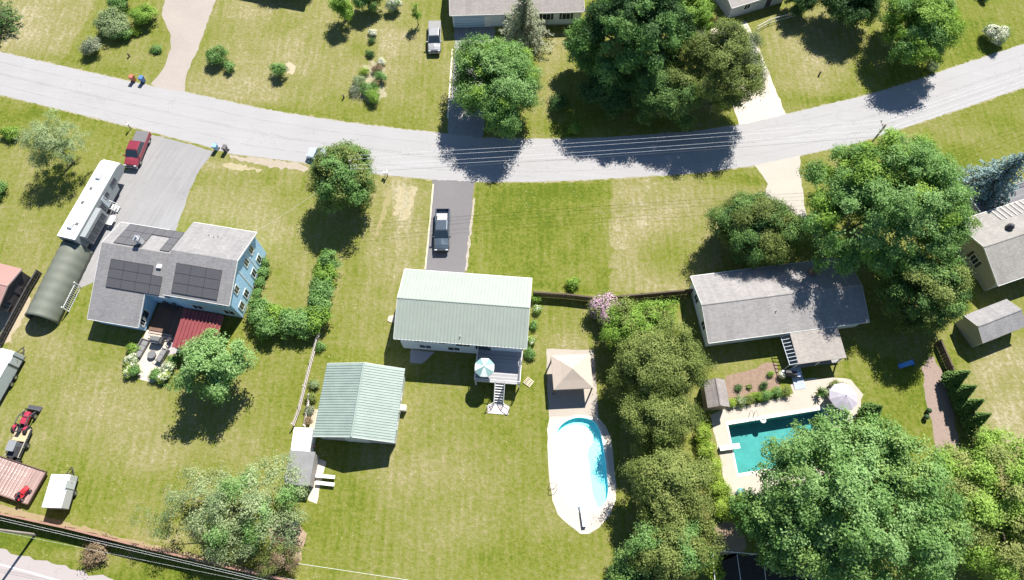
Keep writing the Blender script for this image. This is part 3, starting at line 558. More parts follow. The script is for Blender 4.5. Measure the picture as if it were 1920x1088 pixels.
tree('giant_maple', 'giant maple hanging over the green rectangular pool', 'tree', 1604, 942, 8.2, 9.5, 10.0, 7.2, 'maple', leaf=.34, bias=.13, lump=.14, mix2=('cedar', .14), cr=1.35, k=150, shell=(.60, 1.02))
tree('maple_tree', 'dark leafy maple hanging below the giant maple beside the white poled trellis', 'tree', 1478, 985, 6.0, 4.9, 4.6, 4.4, 'maple', leaf=.34, bias=.0, mix2=('cedar', .4))
tree('light_tree', 'light yellow green tree in the bottom right corner', 'tree', 1868, 958, 5.4, 6.6, 8.6, 4.8, 'olive', leaf=.28, bias=.22, mix2=('bright', .5), cover=.85, gaps=False)
for i, (px_, py_, h_, r_, lb) in enumerate([(1774, 718, 4.6, 1.1, 'topmost pointed arborvitae beside the brown path'), (1786, 744, 4.6, 1.1, 'second pointed arborvitae down the brown path'), (1797, 770, 4.8, 1.1, 'third pointed arborvitae down the brown path'), (1809, 795, 4.8, 1.1, 'fourth pointed arborvitae down the brown path'), (1822, 826, 4.4, 1.1, 'lowest pointed arborvitae beside the bottom right trees')]):
    conifer('arborvitae', lb, px_, py_, h_, r_, 'cedar', group='arborvitae along the brown path', whorls=26, per=15, cyl=0, droop=-.6, leaf=.17, dens=2.2, star=.1, bias=-.1)
conifer('arborvitae', 'single pointed arborvitae beside the big pool umbrella', 1622, 778, 4.0, 1.2, 'cedar', whorls=20, per=14, cyl=0, droop=-.6, leaf=.16, dens=2.2, star=.1, bias=-.1)
for i, (px_, py_, r_, lb) in enumerate([(1318, 815, 1.0, 'vine hedge clump nearest the garden shed'), (1326, 845, 1.05, 'vine hedge clump beside the diving board'), (1336, 880, 1.1, 'vine hedge clump at the pool corner'), (1346, 915, 1.2, 'vine hedge clump below the pool corner'), (1362, 950, 1.3, 'vine hedge clump at the lower end, left of the bright bush')]):
    shrub('vine_hedge', lb, px_, py_, r_, 1.7, 'lime', 'shrub', 'vine hedge clumps left of the rectangular pool', leaf=.16, ry=r_ * 1.3, k=12)
shrub('shrub', 'bright yellow green bush below the round blue green pool bin', 1398, 953, 1.5, 1.6, 'lime', leaf=.18, k=12)
for i, (px_, py_, r_, h_, mt, lb) in enumerate([(1372, 757, .55, .8, 'lime', 'leftmost plant of the poolside border'), (1388, 752, .6, .9, 'pale', 'second plant of the poolside border from the left'), (1404, 749, .6, .8, 'olive', 'third plant of the poolside border from the left'), (1420, 744, .6, .9, 'bright', 'fourth plant of the poolside border from the left'), (1438, 740, .7, 1.0, 'maple', 'fifth plant of the poolside border from the left'), (1456, 737, .65, .9, 'maple', 'sixth plant of the poolside border from the left'), (1474, 735, .6, .9, 'olive', 'rightmost plant of the poolside border'),
                                            (1384, 728, .45, .5, 'dark', 'dark round plant in the brown garden bed'), (1430, 722, .5, .6, 'dark', 'dark tufted plant at the right of the brown garden bed'), (1404, 726, .25, .3, 'olive', 'tiny plant in the middle of the brown garden bed'), (1444, 700, .35, .6, 'bright', 'slim plant at the upper right corner of the brown garden bed'),
                                            (1548, 735, .6, .7, 'pale', 'grey green plant between pool and patio'), (1564, 722, .6, .8, 'olive', 'plant at the top of the pale stone patio'), (1580, 722, .5, .6, 'white', 'white flowered plant at the edge of the pale stone patio')]):
    shrub('border_plant', lb, px_, py_, r_, h_, mt, 'plant', 'plants around the rectangular pool', leaf=.13, k=7)
for i, (px_, py_, r_, fl) in enumerate([(1006, 560, .6, None), (1008, 580, .6, 'white'), (1002, 610, .5, None), (996, 640, .5, 'white'), (993, 662, .7, None)]):
    shrub('foundation_plant', ['topmost plant along the right wall of the green roofed house', 'white flowered plant second from the top along the green roofed house', 'middle plant along the right wall of the green roofed house', 'white flowered plant fourth from the top along the green roofed house', 'dark round plant at the deck corner of the green roofed house'][i], px_, py_, r_, .9, 'maple' if i in (2, 4) else 'bright', 'plant', 'plants along the green roofed house', leaf=.14, flower=(fl, .8) if fl else None)
for i, (px_, py_, r_, mt, fl, lb) in enumerate([(250, 655, .75, 'bright', None, 'round green patio shrub nearest the back eave'), (246, 674, .75, 'pale', 'white', 'white blooming patio shrub below the round green one'), (241, 684, .55, 'olive', None, 'small dark patio shrub on the left lawn side'), (241, 697, .7, 'lime', 'white', 'yellow white patio shrub at the far left'), (254, 696, .75, 'maple', None, 'round clipped green patio shrub at the left front corner'),
                                               (252, 685, .5, 'pale', 'white', 'small white flowered patio shrub behind the clipped one'), (291, 702, .8, 'maple', None, 'round clipped green patio shrub at the right front corner'), (307, 708, .75, 'lime', 'white', 'white blooming patio shrub right of the front corner'), (316, 690, .85, 'pale', 'white', 'largest white blooming patio shrub on the right'), (325, 673, .65, 'maple', None, 'green patio shrub under the red porch roof corner')]):
    shrub('patio_shrub', lb, px_, py_, r_, .95, mt, 'shrub', 'shrubs around the white patio', leaf=.15, flower=(fl, 1.6) if fl else None)
for i, (px_, py_, r_, mt, lb) in enumerate([(589, 720, .6, 'pale', 'pale plant in the fence border nearest the pavilion'), (583, 745, .6, 'olive', 'second plant down the fence border'), (580, 770, .6, 'grey', 'dry grey plant in the fence border'), (577, 790, .5, 'brown', 'brown plant at the lower end of the fence border'), (600, 650, .6, 'maple', 'green plant at the upper end of the lattice fence')]):
    shrub('border_plant', lb, px_, py_, r_, .8, mt, 'plant', 'plants along the lattice fence', leaf=.13)
shrub('grass_tuft', 'clump of dry reddish grass on the verge below the wooden fence', 180, 1035, 1.6, .7, 'brown', 'plant', leaf=.2)
# ------------------------------------------------------------ buildings
WHITE = M('white_trim', (.74, .74, .72), .06, 3, .5); GLASS = M_glass(); CONCW = M('foundation', (.42, .41, .39), .15)
class Frame:                                        # a local frame standing on the ground
    def __init__(s, cx, cy, rz): s.cx, s.cy, s.rz = cx, cy, rz
    def loc(s, px, py, h=0):
        g = G(px, py, h); dx, dy = g.x - s.cx, g.y - s.cy; c, n = math.cos(s.rz), math.sin(s.rz); return dx * c + dy * n, -dx * n + dy * c
    def roof(s, px, py, fz):
        h = 4
        for _ in range(12): x, y = s.loc(px, py, h); h = fz(y)
        return x, y, h
def profile_x(prof, x0, x1):                        # polygon in (y,z) swept along x
    b = MB(); n = len(prof)
    b.add([(x0, y, z) for y, z in prof] + [(x1, y, z) for y, z in prof], [tuple(range(n)), tuple(range(n, 2 * n))[::-1]] + [(i, n + i, n + (i + 1) % n, (i + 1) % n) for i in range(n)]); return b
def roof_prof(pts, th=.16): return pts + [(y, z - th) for y, z in pts[::-1]]
def ribs(b, x0, x1, pts, step, w=.05, h=.05):       # standing seams on a swept roof
    n = int((x1 - x0) / step)
    for i in range(1, n):
        x = x0 + (x1 - x0) * i / n
        for (ya, za), (yb, zb) in zip(pts[:-1], pts[1:]):
            b.hexa([(x - w, ya, za - .01), (x + w, ya, za - .01), (x + w, yb, zb - .01), (x - w, yb, zb - .01)], [(x - w * .6, ya, za + h), (x + w * .6, ya, za + h), (x + w * .6, yb, zb + h), (x - w * .6, yb, zb + h)])
def window(root, face, u, z, w, h, plane, shut=None, frame=WHITE, name='window', glass=GLASS):
    def P(uu, zz, d):
        return {'x+': (plane + d, uu, zz), 'x-': (plane - d, uu, zz), 'y+': (uu, plane + d, zz), 'y-': (uu, plane - d, zz)}[face]
    def bx(b, u0, u1, z0, z1, d0, d1): b.hexa([P(u0, z0, d0), P(u1, z0, d0), P(u1, z0, d1), P(u0, z0, d1)], [P(u0, z1, d0), P(u1, z1, d0), P(u1, z1, d1), P(u0, z1, d1)])
    b = MB(); bx(b, u - w / 2, u + w / 2, z - h / 2, z + h / 2, -.02, .03); o = b.build(name, glass, root)
    f = MB(); t = .09
    for a0, a1, c0, c1 in ((u - w / 2 - t, u + w / 2 + t, z + h / 2, z + h / 2 + t), (u - w / 2 - t, u + w / 2 + t, z - h / 2 - t, z - h / 2), (u - w / 2 - t, u - w / 2, z - h / 2, z + h / 2), (u + w / 2, u + w / 2 + t, z - h / 2, z + h / 2), (u - .025, u + .025, z - h / 2, z + h / 2)): bx(f, a0, a1, c0, c1, -.02, .06)
    f.build('frame', frame, o)
    if shut:
        for sgn in (-1, 1): s = MB(); c = u + sgn * (w / 2 + t + .2); bx(s, c - .18, c + .18, z - h / 2, z + h / 2, -.02, .05); s.build('shutter', shut, root)
    return o
def door(root, face, u, w, h, plane, mat, z0=.15, name='door'):
    def P(uu, zz, d): return {'x+': (plane + d, uu, zz), 'x-': (plane - d, uu, zz), 'y+': (uu, plane + d, zz), 'y-': (uu, plane - d, zz)}[face]
    b = MB(); b.hexa([P(u - w / 2, z0, -.02), P(u + w / 2, z0, -.02), P(u + w / 2, z0, .05), P(u - w / 2, z0, .05)], [P(u - w / 2, z0 + h, -.02), P(u + w / 2, z0 + h, -.02), P(u + w / 2, z0 + h, .05), P(u - w / 2, z0 + h, .05)])
    o = b.build(name, mat, root); k = MB(); k.lathe([(.0, -.04), (.05, -.03), (.05, .03), (.0, .04)], 8, P(u + w * .38, z0 + h * .5, .08)); k.build('handle', M('brass', (.5, .4, .2), .1, 3, .3, 1), o); return o
def gutter(root, x0, x1, ys, z, mat=WHITE):
    for y in ys:
        b = MB(); b.box(x0 + .02, x1 - .02, y - .06 if y < 0 else y + .005, y - .005 if y < 0 else y + .06, z - .15, z - .02); b.build('gutter', mat, root)
def gable_house(name, label, cat, fr, L, W, eave, rise, ov, wall, roof, rib=0, trim=WHITE, gut=True, th=.16, base=.25):
    root = thing(name, label, cat, (fr.cx, fr.cy, 0), fr.rz); hl, hw = L / 2, W / 2; iw = hw - ov; il = hl - ov; zt = lambda y: eave + rise * (1 - abs(y) / hw)
    p = [(iw, base), (iw, zt(iw) - th - .004), (0, zt(0) - th - .004), (-iw, zt(iw) - th - .004), (-iw, base)]
    profile_x(p, -il, il).build('wall', wall, root)
    f = MB(); f.box(-il + .03, il - .03, -iw + .03, iw - .03, -.3, base - .003); f.build('foundation', CONCW, root)
    pts = [(hw, eave), (0, eave + rise), (-hw, eave)]; rb = profile_x(roof_prof(pts, th), -hl, hl)
    if rib: ribs(rb, -hl, hl, pts, rib)
    ro = rb.build('roof', roof, root)
    c = MB(); c.hexa([(-hl, -.16, zt(.16) + .0), (hl, -.16, zt(.16)), (hl, .16, zt(.16)), (-hl, .16, zt(.16))], [(-hl, -.05, eave + rise + .05), (hl, -.05, eave + rise + .05), (hl, .05, eave + rise + .05), (-hl, .05, eave + rise + .05)]); c.build('ridge_cap', roof, ro)
    if gut: gutter(root, -hl, hl, (hw, -hw), eave)
    for sgn in (-1, 1):                              # rake boards on the gable ends
        b = MB()
        for a, q in ((pts[0], pts[1]), (pts[1], pts[2])):
            x0, x1 = (hl + .003, hl + .035) if sgn > 0 else (-hl - .035, -hl - .003)
            b.hexa([(x0, a[0], a[1] - .2), (x1, a[0], a[1] - .2), (x1, q[0], q[1] - .2), (x0, q[0], q[1] - .2)], [(x0, a[0], a[1] + .01), (x1, a[0], a[1] + .01), (x1, q[0], q[1] + .01), (x0, q[0], q[1] + .01)])
        b.build('rake_board', trim, root)
    return root, il, iw, zt
def vent_pipe(root, x, y, z, r=.05, h=.35, mat=None):
    b = MB(); b.lathe([(r * 2.2, -.05), (r * 2.2, .03), (r, .05), (r, h)], 10, (x, y, z)); b.build('vent_pipe', mat or M('vent_metal', (.4, .4, .4), .1), root)

# --- blue two storey house with solar panels
BLUE = M_planks('blue_siding', (.46, .72, .97), .14, 2, .07); SH_G = M_shingle('grey_shingle', (.255, .245, .245)); SOLAR = None
def solar_mat():
    m, N, L, b = nodes('solar_cells'); co = coord(N); br = N.new('ShaderNodeTexBrick'); br.offset = 0; L.new(co, br.inputs['Vector']); br.inputs['Scale'].default_value = 1
    br.inputs['Brick Width'].default_value = .17; br.inputs['Row Height'].default_value = .17; br.inputs['Mortar Size'].default_value = .006
    br.inputs['Color1'].default_value = (.082, .079, .086, 1); br.inputs['Color2'].default_value = (.092, .089, .096, 1); br.inputs['Mortar'].default_value = (.12, .12, .125, 1)
    L.new(br.outputs[0], b.inputs['Base Color']); b.inputs['Roughness'].default_value = .55; b.inputs['Specular IOR Level'].default_value = .4; return m
SOLAR = solar_mat(); SOLF = M('solar_frame', (.02, .02, .022), .1, 3, .4)
cx, cy, rz, LA, WA = fit((354, 415), (480, 436), (431, 573), (314, 554), 5.2)
fr = Frame(cx, cy, rz); hA = WA / 2; sl = 2.0 / hA
root = thing('blue_house', 'light blue two storey house with grey roof, solar panels and a lower left wing', 'house', (cx, cy, 0), rz)
xa0, xa1 = -LA / 2, LA / 2; yF = hA - 1.25; zr = 5.95; fzB = lambda y: zr - sl * abs(y)
xb0 = fr.loc(228, 413, fzB(yF))[0]; yE = -(zr - 2.45) / sl; xe1 = fr.loc(263, 605, 2.45)[0]
pA = [(hA, 5.2), (0, 7.2), (-hA, 5.2)]; ra = profile_x(roof_prof(pA), xa0, xa1).build('roof', SH_G, root)
pB = [(yF, fzB(yF)), (0, zr), (-hA + .1, fzB(hA - .1))]; rb_ = profile_x(roof_prof(pB), xe1, xa0 + .25).build('roof', SH_G, root)
pC = [(yF, fzB(yF)), (0, zr), (yE, 2.45)]; rc_ = profile_x(roof_prof(pC), xb0, xe1).build('roof', SH_G, root)
iw = hA - .4; zt = lambda y: 7.2 - sl * abs(y) - .17
profile_x([(iw, .25), (iw, zt(iw)), (0, zt(0)), (-iw, zt(iw)), (-iw, .25)], xa0 + .3, xa1 - .3).build('wall', BLUE, root)
profile_x([(yF - .3, .25), (yF - .3, fzB(yF - .3) - .17), (0, zr - .17), (-hA + .5, fzB(hA - .5) - .17), (-hA + .5, .25)], xe1 - .35, xa0 + .29).build('wall', BLUE, root)
profile_x([(yF - .3, .25), (yF - .3, fzB(yF - .3) - .17), (0, zr - .17), (yE + .35, fzB(yE + .35) - .17), (yE + .35, .25)], xb0 + .3, xe1 - .36).build('wall', BLUE, root)
f = MB(); f.box(xa0 + .35, xa1 - .35, -iw + .05, iw - .05, -.2, .245); f.box(xb0 + .35, xe1 - .4, yE + .4, yF - .35, -.2, .245); f.build('foundation', CONCW, root)
gutter(root, xa0, xa1, (hA, -hA), 5.2); gutter(root, xb0, xe1, (yF,), fzB(yF)); gutter(root, xe1, xa0, (-hA + .1,), fzB(hA - .1)); gutter(root, xb0, xe1, (yE,), 2.45)
for x0, x1, ps in ((xa1 + .003, xa1 + .04, pA), (xb0 - .04, xb0 - .003, pC), (xe1 + .003, xe1 + .04, [(-hA + .2, fzB(hA - .2)), (yE, 2.45)])):
    b = MB()
    for a, q in zip(ps[:-1], ps[1:]): b.hexa([(x0, a[0], a[1] - .2), (x1, a[0], a[1] - .2), (x1, q[0], q[1] - .2), (x0, q[0], q[1] - .2)], [(x0, a[0], a[1] + .01), (x1, a[0], a[1] + .01), (x1, q[0], q[1] + .01), (x0, q[0], q[1] + .01)])
    b.build('rake_board', WHITE, root)
px1 = xa1 - .3
for u, z, w, h in ((2.9, 4.4, .75, 1.25), (1.1, 4.4, .75, 1.25), (-2.6, 4.3, .8, 1.2), (3.0, 1.6, .8, 1.3), (1.0, 1.6, .8, 1.3), (-1.9, 1.6, .8, 1.3), (-3.6, 1.6, .8, 1.3)): window(root, 'x+', u, z, w, h, px1)
for u in (1.9, -.6): b = MB(); b.box(px1 - .01, px1 + .03, u - .06, u + .06, .25, 5.6); b.build('corner_board', WHITE, root)
for u, z in ((-2.5, 4.1), (0, 4.1), (2.6, 4.1), (-1.5, 1.5), (2.6, 1.5)): window(root, 'y-', u, z, 1.3, 1.1, -iw)
window(root, 'x+', (-hA + yE) / 2 - .3, 1.6, 1.7, 1.3, xe1 - .36); window(root, 'x+', yE + 1.0, 1.5, .7, 1.2, xe1 - .36)
for x in (xb0 + 2, xb0 + 5): window(root, 'x-', -1 + (x - xb0 - 3), 2.2, 1.0, 1.2, xb0 + .3)
def panel(side, x, v, w, h, zfun, xslope=0):
    y0 = side * v; y1 = side * (v + h); lift = .10; tk = .05; g = .004
    pts = [(x + g, y0 + side * g, zfun(y0) + lift), (x + w - g, y0 + side * g, zfun(y0) + lift), (x + w - g, y1 - side * g, zfun(y1) + lift), (x + g, y1 - side * g, zfun(y1) + lift)]
    if side > 0: pts = pts[::-1]
    b = MB(); b.slab(pts, tk); o = b.build('solar_panel', SOLAR, root); fb = MB()
    for q in range(4):
        a, c = Vector(pts[q]), Vector(pts[(q + 1) % 4]); fb.tube(a + Vector((0, 0, .005)), c + Vector((0, 0, .005)), .014, n=4)
    fb.build('frame', SOLF, o)
fzA = lambda y: 7.2 - sl * abs(y)
x0, y0, _ = fr.roof(332, 494, fzA); x1 = fr.roof(417, 508, fzA)[0]; y1 = fr.roof(323, 549, fzA)[1]
pw = (x1 - x0) / 3; ph = (abs(y1) - abs(y0)) / 3
for i in range(3):
    for j in range(3): panel(-1, x0 + i * pw, abs(y0) + j * ph, pw, ph, fzA)
x0, y0, _ = fr.roof(209, 486, fzB); x1 = fr.roof(305, 520, fzB)[0]; y1 = fr.roof(199, 538, fzB)[1]; ph = (abs(y1) - abs(y0)) / 3; pw = (x1 - x0) / 3.75
for i in range(4):
    for j in range(3):
        if i == 3 and j == 0: continue
        panel(-1, x0 + i * pw, abs(y0) + j * ph, pw if i < 3 else pw * .75, ph, fzB)
x0, y0, _ = fr.roof(212, 456, fzB); x1 = fr.roof(318, 472, fzB)[0]; y1 = fr.roof(236, 419, fzB)[1]; y0 = max(.25, y0); x0 = fr.roof(214, 455, fzB)[0]; ph = (y1 - y0) / 3; pw = (x1 - x0) / 6
for i in range(6):
    for j in range(3):
        if (i in (3, 4) and j < 2): continue
        panel(1, x0 + i * pw, y0 + j * ph, pw, ph, fzB)
cxl, cyl_, chz = fr.roof(266, 456, fzB); b = MB(); b.box(cxl - .3, cxl + .3, cyl_ - .3, cyl_ + .3, chz - .4, chz + 1.3); ch = b.build('chimney', M('chimney_block', (.58, .56, .55), .2, 6, .8), ra)
b = MB(); b.tube((cxl, cyl_, chz + 1.3), (cxl, cyl_, chz + 1.75), .11, n=10); b.box(cxl - .36, cxl + .36, cyl_ - .36, cyl_ + .36, chz + 1.303, chz + 1.38); b.build('chimney_cap', M('dull_steel', (.45, .45, .46), .1, 4, .4, .6), root)
for p_ in ((393, 441), (402, 444), (410, 443)): q = fr.roof(*p_, fzA); vent_pipe(root, *q)
q = fr.roof(299, 500, fzB); b = MB(); b.box(q[0] - .3, q[0] + .3, q[1] - .25, q[1] + .25, q[2] - .1, q[2] + .16); b.build('skylight', M('skylight_white', (.8, .8, .8), .05), root, bevel=.03)
# back deck, porch roof
q0 = fr.loc(283, 610, .4); q1 = fr.loc(322, 560, .4); DECKB = M_planks('brown_deck', (.16, .09, .06), .14, 0)
b = MB(); b.box(xe1 + .05, q0[0] + 8.2, yE + .5, -iw - .02, .28, .42); b.build('deck', DECKB, root)
b = MB()
for k in range(3): b.box(xe1 + .2, xe1 + 3.2, yE + .5 - .32 * (k + 1), yE + .5 - .32 * k - .04, .0, .33 - .09 * k)
b.build('deck_steps', M_planks('step_wood', (.45, .36, .30), .3, 1), root)
REDM = M('red_metal', (.23, .058, .062), .15, 1.2, .45, .0, .05); fp = Frame(cx, cy, rz)
a = fr.loc(345, 580, 3.0); c_ = fr.loc(322, 651, 2.4); d_ = fr.loc(395, 672, 2.4)
pr = [(a[1], 3.05), (c_[1], 2.45)]; b = profile_x(roof_prof(pr, .06), c_[0], max(d_[0], c_[0] + 4.7)); ribs(b, c_[0], max(d_[0], c_[0] + 4.7), pr, .46, .11, .13); b.build('porch_roof', REDM, root)
for xx in (c_[0] + .15, c_[0] + 2.6, c_[0] + 4.5): b = MB(); b.box(xx - .06, xx + .06, c_[1] + .12, c_[1] + .24, 0, 2.38); b.build('porch_post', WHITE, root)

# --- sage green metal roofed house in the middle
SAGE = M('sage_metal', (.285, .322, .278), .07, .9, .5, 0, .03); WALLP = M_planks('pale_siding', (.60, .68, .76), .16, 2, .05)
cx, cy, rz, L_, W_ = fit((753, 506), (998, 520), (987, 656), (744, 633), 4.7); fr = Frame(cx, cy, rz)
root, il, iw, zt = gable_house('green_roofed_house', 'long house with a pale sage green metal roof and a raised back deck', 'house', fr, L_, W_, 4.7, 1.55, .45, WALLP, SAGE, rib=.42)
SHUT = M('dark_shutter', (.05, .05, .06), .1)
for u, z, w, h in ((-5, 3.5, 1.2, 1.0), (-2.2, 3.4, .9, .9), (.2, 3.3, 1.7, 1.3), (4.2, 3.6, 1.6, 1.1), (-4.5, 1.4, 1.4, 1.0), (-1, 1.4, 1.4, 1.0)): window(root, 'y-', u, z, w, h, -iw)
for u in (-5.5, -2, 5.3): window(root, 'y+', u, 3.4, 1.4, 1.1, iw)
door(root, 'y+', 2.2, 1.0, 2.1, iw, M('front_door', (.35, .1, .08), .1)); door(root, 'y-', 2.6, 1.8, 2.0, -iw, M_glass('patio_glass', (.04, .06, .08)), 1.9, 'patio_door')
for u in (-1.8, 1.8): window(root, 'x-', u, 3.4, 1.0, 1.1, -il); window(root, 'x+', u, 3.4, 1.0, 1.1, il)
q = fr.roof(863, 631, lambda y: 4.7 + 1.55 * (1 - abs(y) / (W_ / 2))); vent_pipe(root, *q)
# raised deck on posts
DG = M_planks('grey_deck', (.34, .33, .34), .14, 1); dz = 1.85
xl = fr.loc(891, 700, dz)[0]; xr = fr.loc(977, 700, dz)[0]; yb = fr.loc(930, 718, dz)[1]
b = MB(); b.box(xl, xr, yb, -iw - .02, dz - .18, dz); dk = b.build('deck', DG, root)
for x in (xl + .12, (xl + xr) / 2, xr - .12): b = MB(); b.box(x - .07, x + .07, yb + .08, yb + .22, 0, dz - .183); b.build('deck_post', WHITE, root)
def railing(par, pts, z, h=.95, step=.16, mat=WHITE, name='railing'):
    b = MB()
    for a, c in zip(pts[:-1], pts[1:]):
        a = Vector((*a, z)) if len(a) == 2 else Vector(a); c = Vector((*c, z)) if len(c) == 2 else Vector(c); up = Vector((0, 0, 1))
        b.tube(a + up * h, c + up * h, .04, n=6); b.tube(a + up * .12, c + up * .12, .03, n=5); n = max(2, int((c - a).length / step))
        for i in range(n + 1):
            p = a.lerp(c, i / n); r = .05 if i in (0, n) else .018; b.tube(p, p + up * h, r, n=5)
    return b.build(name, mat, par)
sx0, sx1 = xl + 2.5, xl + 3.6
railing(dk, [(xl + .05, -iw - .1), (xl + .05, yb + .05), (sx0, yb + .05)], dz); railing(dk, [(sx1, yb + .05), (xr - .05, yb + .05), (xr - .05, -iw - .1)], dz)
b = MB(); ns = 8
for i in range(ns): z = dz * (1 - (i + 1) / (ns + .5)); b.box(sx0 + .04, sx1 - .04, yb - .27 * (i + 1), yb - .27 * i - .05, z - .05, z)
for x in (sx0, sx1): b.hexa([(x - .04, yb, dz - .35), (x + .04, yb, dz - .35), (x + .04, yb - .27 * ns, -.02), (x - .04, yb - .27 * ns, -.02)], [(x - .04, yb, dz - .02), (x + .04, yb, dz - .02), (x + .04, yb - .27 * ns, .24), (x - .04, yb - .27 * ns, .24)])
st_ = b.build('stairs', M_planks('white_stairs', (.62, .60, .58), .3, 1, .1), root)
for x, e in ((sx0 - .02, -1), (sx1 + .02, 1)): railing(st_, [(x, yb - .05, dz), (x, yb - .27 * ns, .1), (x + e * .75, yb - .27 * ns - .5, .03)], 0, .9, .3, WHITE, 'handrail')
b = MB(); b.box(sx0 - .7, sx1 + .7, yb - .27 * ns - 1.1, yb - .27 * ns - .02, .0, .06); b.build('stair_pad', M('pad', (.60, .52, .50), .15), root)
sheet('patio', [(770, 655), (815, 660), (800, 675), (790, 682), (768, 680)], .008, M_asphalt('patio_slab', (.36, .35, .37), False), .05)
# umbrella on the deck
def umbrella(name, label, g, z0, h, r, n, mats, rz=0, tilt=0):
    t = thing(name, label, 'umbrella', (g.x, g.y, z0), rz); p = MB(); p.tube((0, 0, 0), (0, 0, h + .06), .03, n=8); p.lathe([(.28, 0), (.28, .06), (.06, .09)], 14); p.build('pole', M('pole_grey', (.45, .45, .45), .1, 3, .4, .5), t)
    for i in range(n):
        a0, a1 = 2 * math.pi * i / n, 2 * math.pi * (i + 1) / n; b = MB(); e = .5 * r; T = (0, 0, h); z1, z2 = h - r * .2, h - r * .45
        P = lambda a, q, z: (math.cos(a) * q, math.sin(a) * q, z); am = (a0 + a1) / 2
        vs = [T, P(a0, e, z1), P(am, e * .97, z1 - .02), P(a1, e, z1), P(a0, r, z2), P(am, r * .95, z2 - .01), P(a1, r, z2), P(a0, r, z2 - .12), P(am, r * .95, z2 - .13), P(a1, r, z2 - .12)]
        b.add(vs, [(0, 1, 2), (0, 2, 3), (1, 4, 5, 2), (2, 5, 6, 3), (4, 7, 8, 5), (5, 8, 9, 6)]); b.build('canopy_panel', mats[i % len(mats)], t)
    rb = MB()
    for i in range(n): a = 2 * math.pi * i / n; rb.tube((0, 0, h - .03), (math.cos(a) * r, math.sin(a) * r, h - r * .45 - .03), .012, n=4)
    rb.lathe([(.0, h + .02), (.05, h + .04), (.03, h + .12), (.0, h + .13)], 8); rb.build('rib_frame', M('rib_white', (.6, .6, .6), .05), t); return t
g = G(908, 686, dz + 2.4); umbrella('deck_umbrella', 'pale aqua and white octagonal umbrella on the raised deck', g, dz, 2.3, 1.2, 8, [M('canvas_aqua', (.19, .32, .31), .06), M('canvas_white', (.62, .65, .63), .05)], R(20))
g = G(906, 697, dz + .7); t = thing('deck_table', 'small round table under the aqua umbrella on the raised deck', 'table', (g.x + .0, g.y + .75, dz)); b = MB(); b.lathe([(.0, .68), (.5, .68), (.5, .72), (.0, .72)], 18); b.build('tabletop', M_glass('table_glass', (.1, .14, .16)), t); b = MB(); b.lathe([(.3, 0), (.3, .04), (.05, .06), (.05, .68)], 12); b.build('leg', WHITE, t)

# --- pavilion / garage with sage metal roof
cx, cy, rz, L_, W_ = fit((606, 683), (757, 690), (742, 832), (594, 817), 2.9)
fr = Frame(cx, cy, rz + math.pi / 2)              # ridge runs up the picture
SAGE2 = M('sage_metal_weathered', (.245, .30, .265), .16, .8, .5, 0, .03)
root, il, iw, zt = gable_house('metal_roofed_garage', 'square garage with a weathered grey green ribbed metal roof', 'garage', fr, W_, L_, 2.9, 1.35, .3, M_planks('garage_siding', (.50, .52, .50), .2, 2, .06), SAGE2, rib=.30, gut=False)
window(root, 'y-', 1.5, 1.6, 1.0, .9, -iw); window(root, 'y-', -2, 1.6, 1.0, .9, -iw); door(root, 'x-', 0, 2.7, 2.2, -il, WHITE, .15, 'garage_door'); door(root, 'y-', .0, .9, 2.0, -iw, WHITE)
b = MB(); g = G(757, 770, .5); b.box(-.4, .4, -.3, .3, 0, .95); b.box(-.44, .44, -.34, .34, .955, 1.02)
t = thing('meter_cabinet', 'pale cabinet standing against the right wall of the metal roofed garage', 'cabinet', (G(757, 768).x, G(757, 768).y, 0), rz); b.build('body', M('cream_box', (.66, .60, .47), .08), t, bevel=.02); b = MB(); b.box(-.34, .34, .302, .33, .1, .88); b.build('door', M('cream_box2', (.6, .54, .42), .08), t)
t = thing('lumber_stack', 'stack of pale boards against the left side of the metal roofed garage', 'lumber', (G(592, 792).x, G(592, 792).y, 0), rz); LUM = M_planks('pale_lumber', (.56, .47, .34), .16, 0)
for i in range(4):
    b = MB()
    for j in range(5): b.box(-.5 + j * .2, -.32 + j * .2, -1.5 + rng.random() * .2, 1.5 - rng.random() * .3, .02 + i * .11, .11 + i * .11)
    b.build('board_layer', LUM, t)

# --- ranch house right of the middle
SH_R = M_shingle('ranch_shingle', (.29, .275, .27)); SIDEW = M_planks('white_siding', (.76, .80, .85), .18, 2, .05)
cx, cy, rz, L_, W_ = fit((1297, 514), (1597, 484), (1617, 601), (1326, 648), 2.75); fr = Frame(cx, cy, rz)
root, il, iw, zt = gable_house('ranch_house', 'long low ranch house with a grey brown shingle roof half in tree shade', 'house', fr, L_, W_, 2.75, 1.25, .4, SIDEW, SH_R)
for u in (-7, -4, 5.5): window(root, 'y-', u, 1.6, 1.4, 1.1, -iw)
for u in (-1.8, 1.8): window(root, 'x-', u, 1.6, 1.0, 1.1, -il)
for u in (-7, -3, 3, 7): window(root, 'y+', u, 1.6, 1.5, 1.1, iw)
door(root, 'y+', .3, 1.0, 2.05, iw, WHITE); b = MB(); b.tube((-il - .06, -iw + .05, .3), (-il - .06, -iw + .05, 2.5), .05, n=6); b.build('downpipe', WHITE, root)
zf = lambda y: 2.75 + 1.25 * (1 - abs(y) / (W_ / 2))
for p_ in ((1455, 583), (1386, 527)): vent_pipe(root, *fr.roof(*p_, zf))
q = fr.roof(1522, 512, zf); b = MB(); b.box(q[0] - .35, q[0] + .35, q[1] - .35, q[1] + .35, q[2] - .3, q[2] + .9); b.build('chimney', M_planks('chimney_brick', (.28, .14, .11), .2, 2), root)
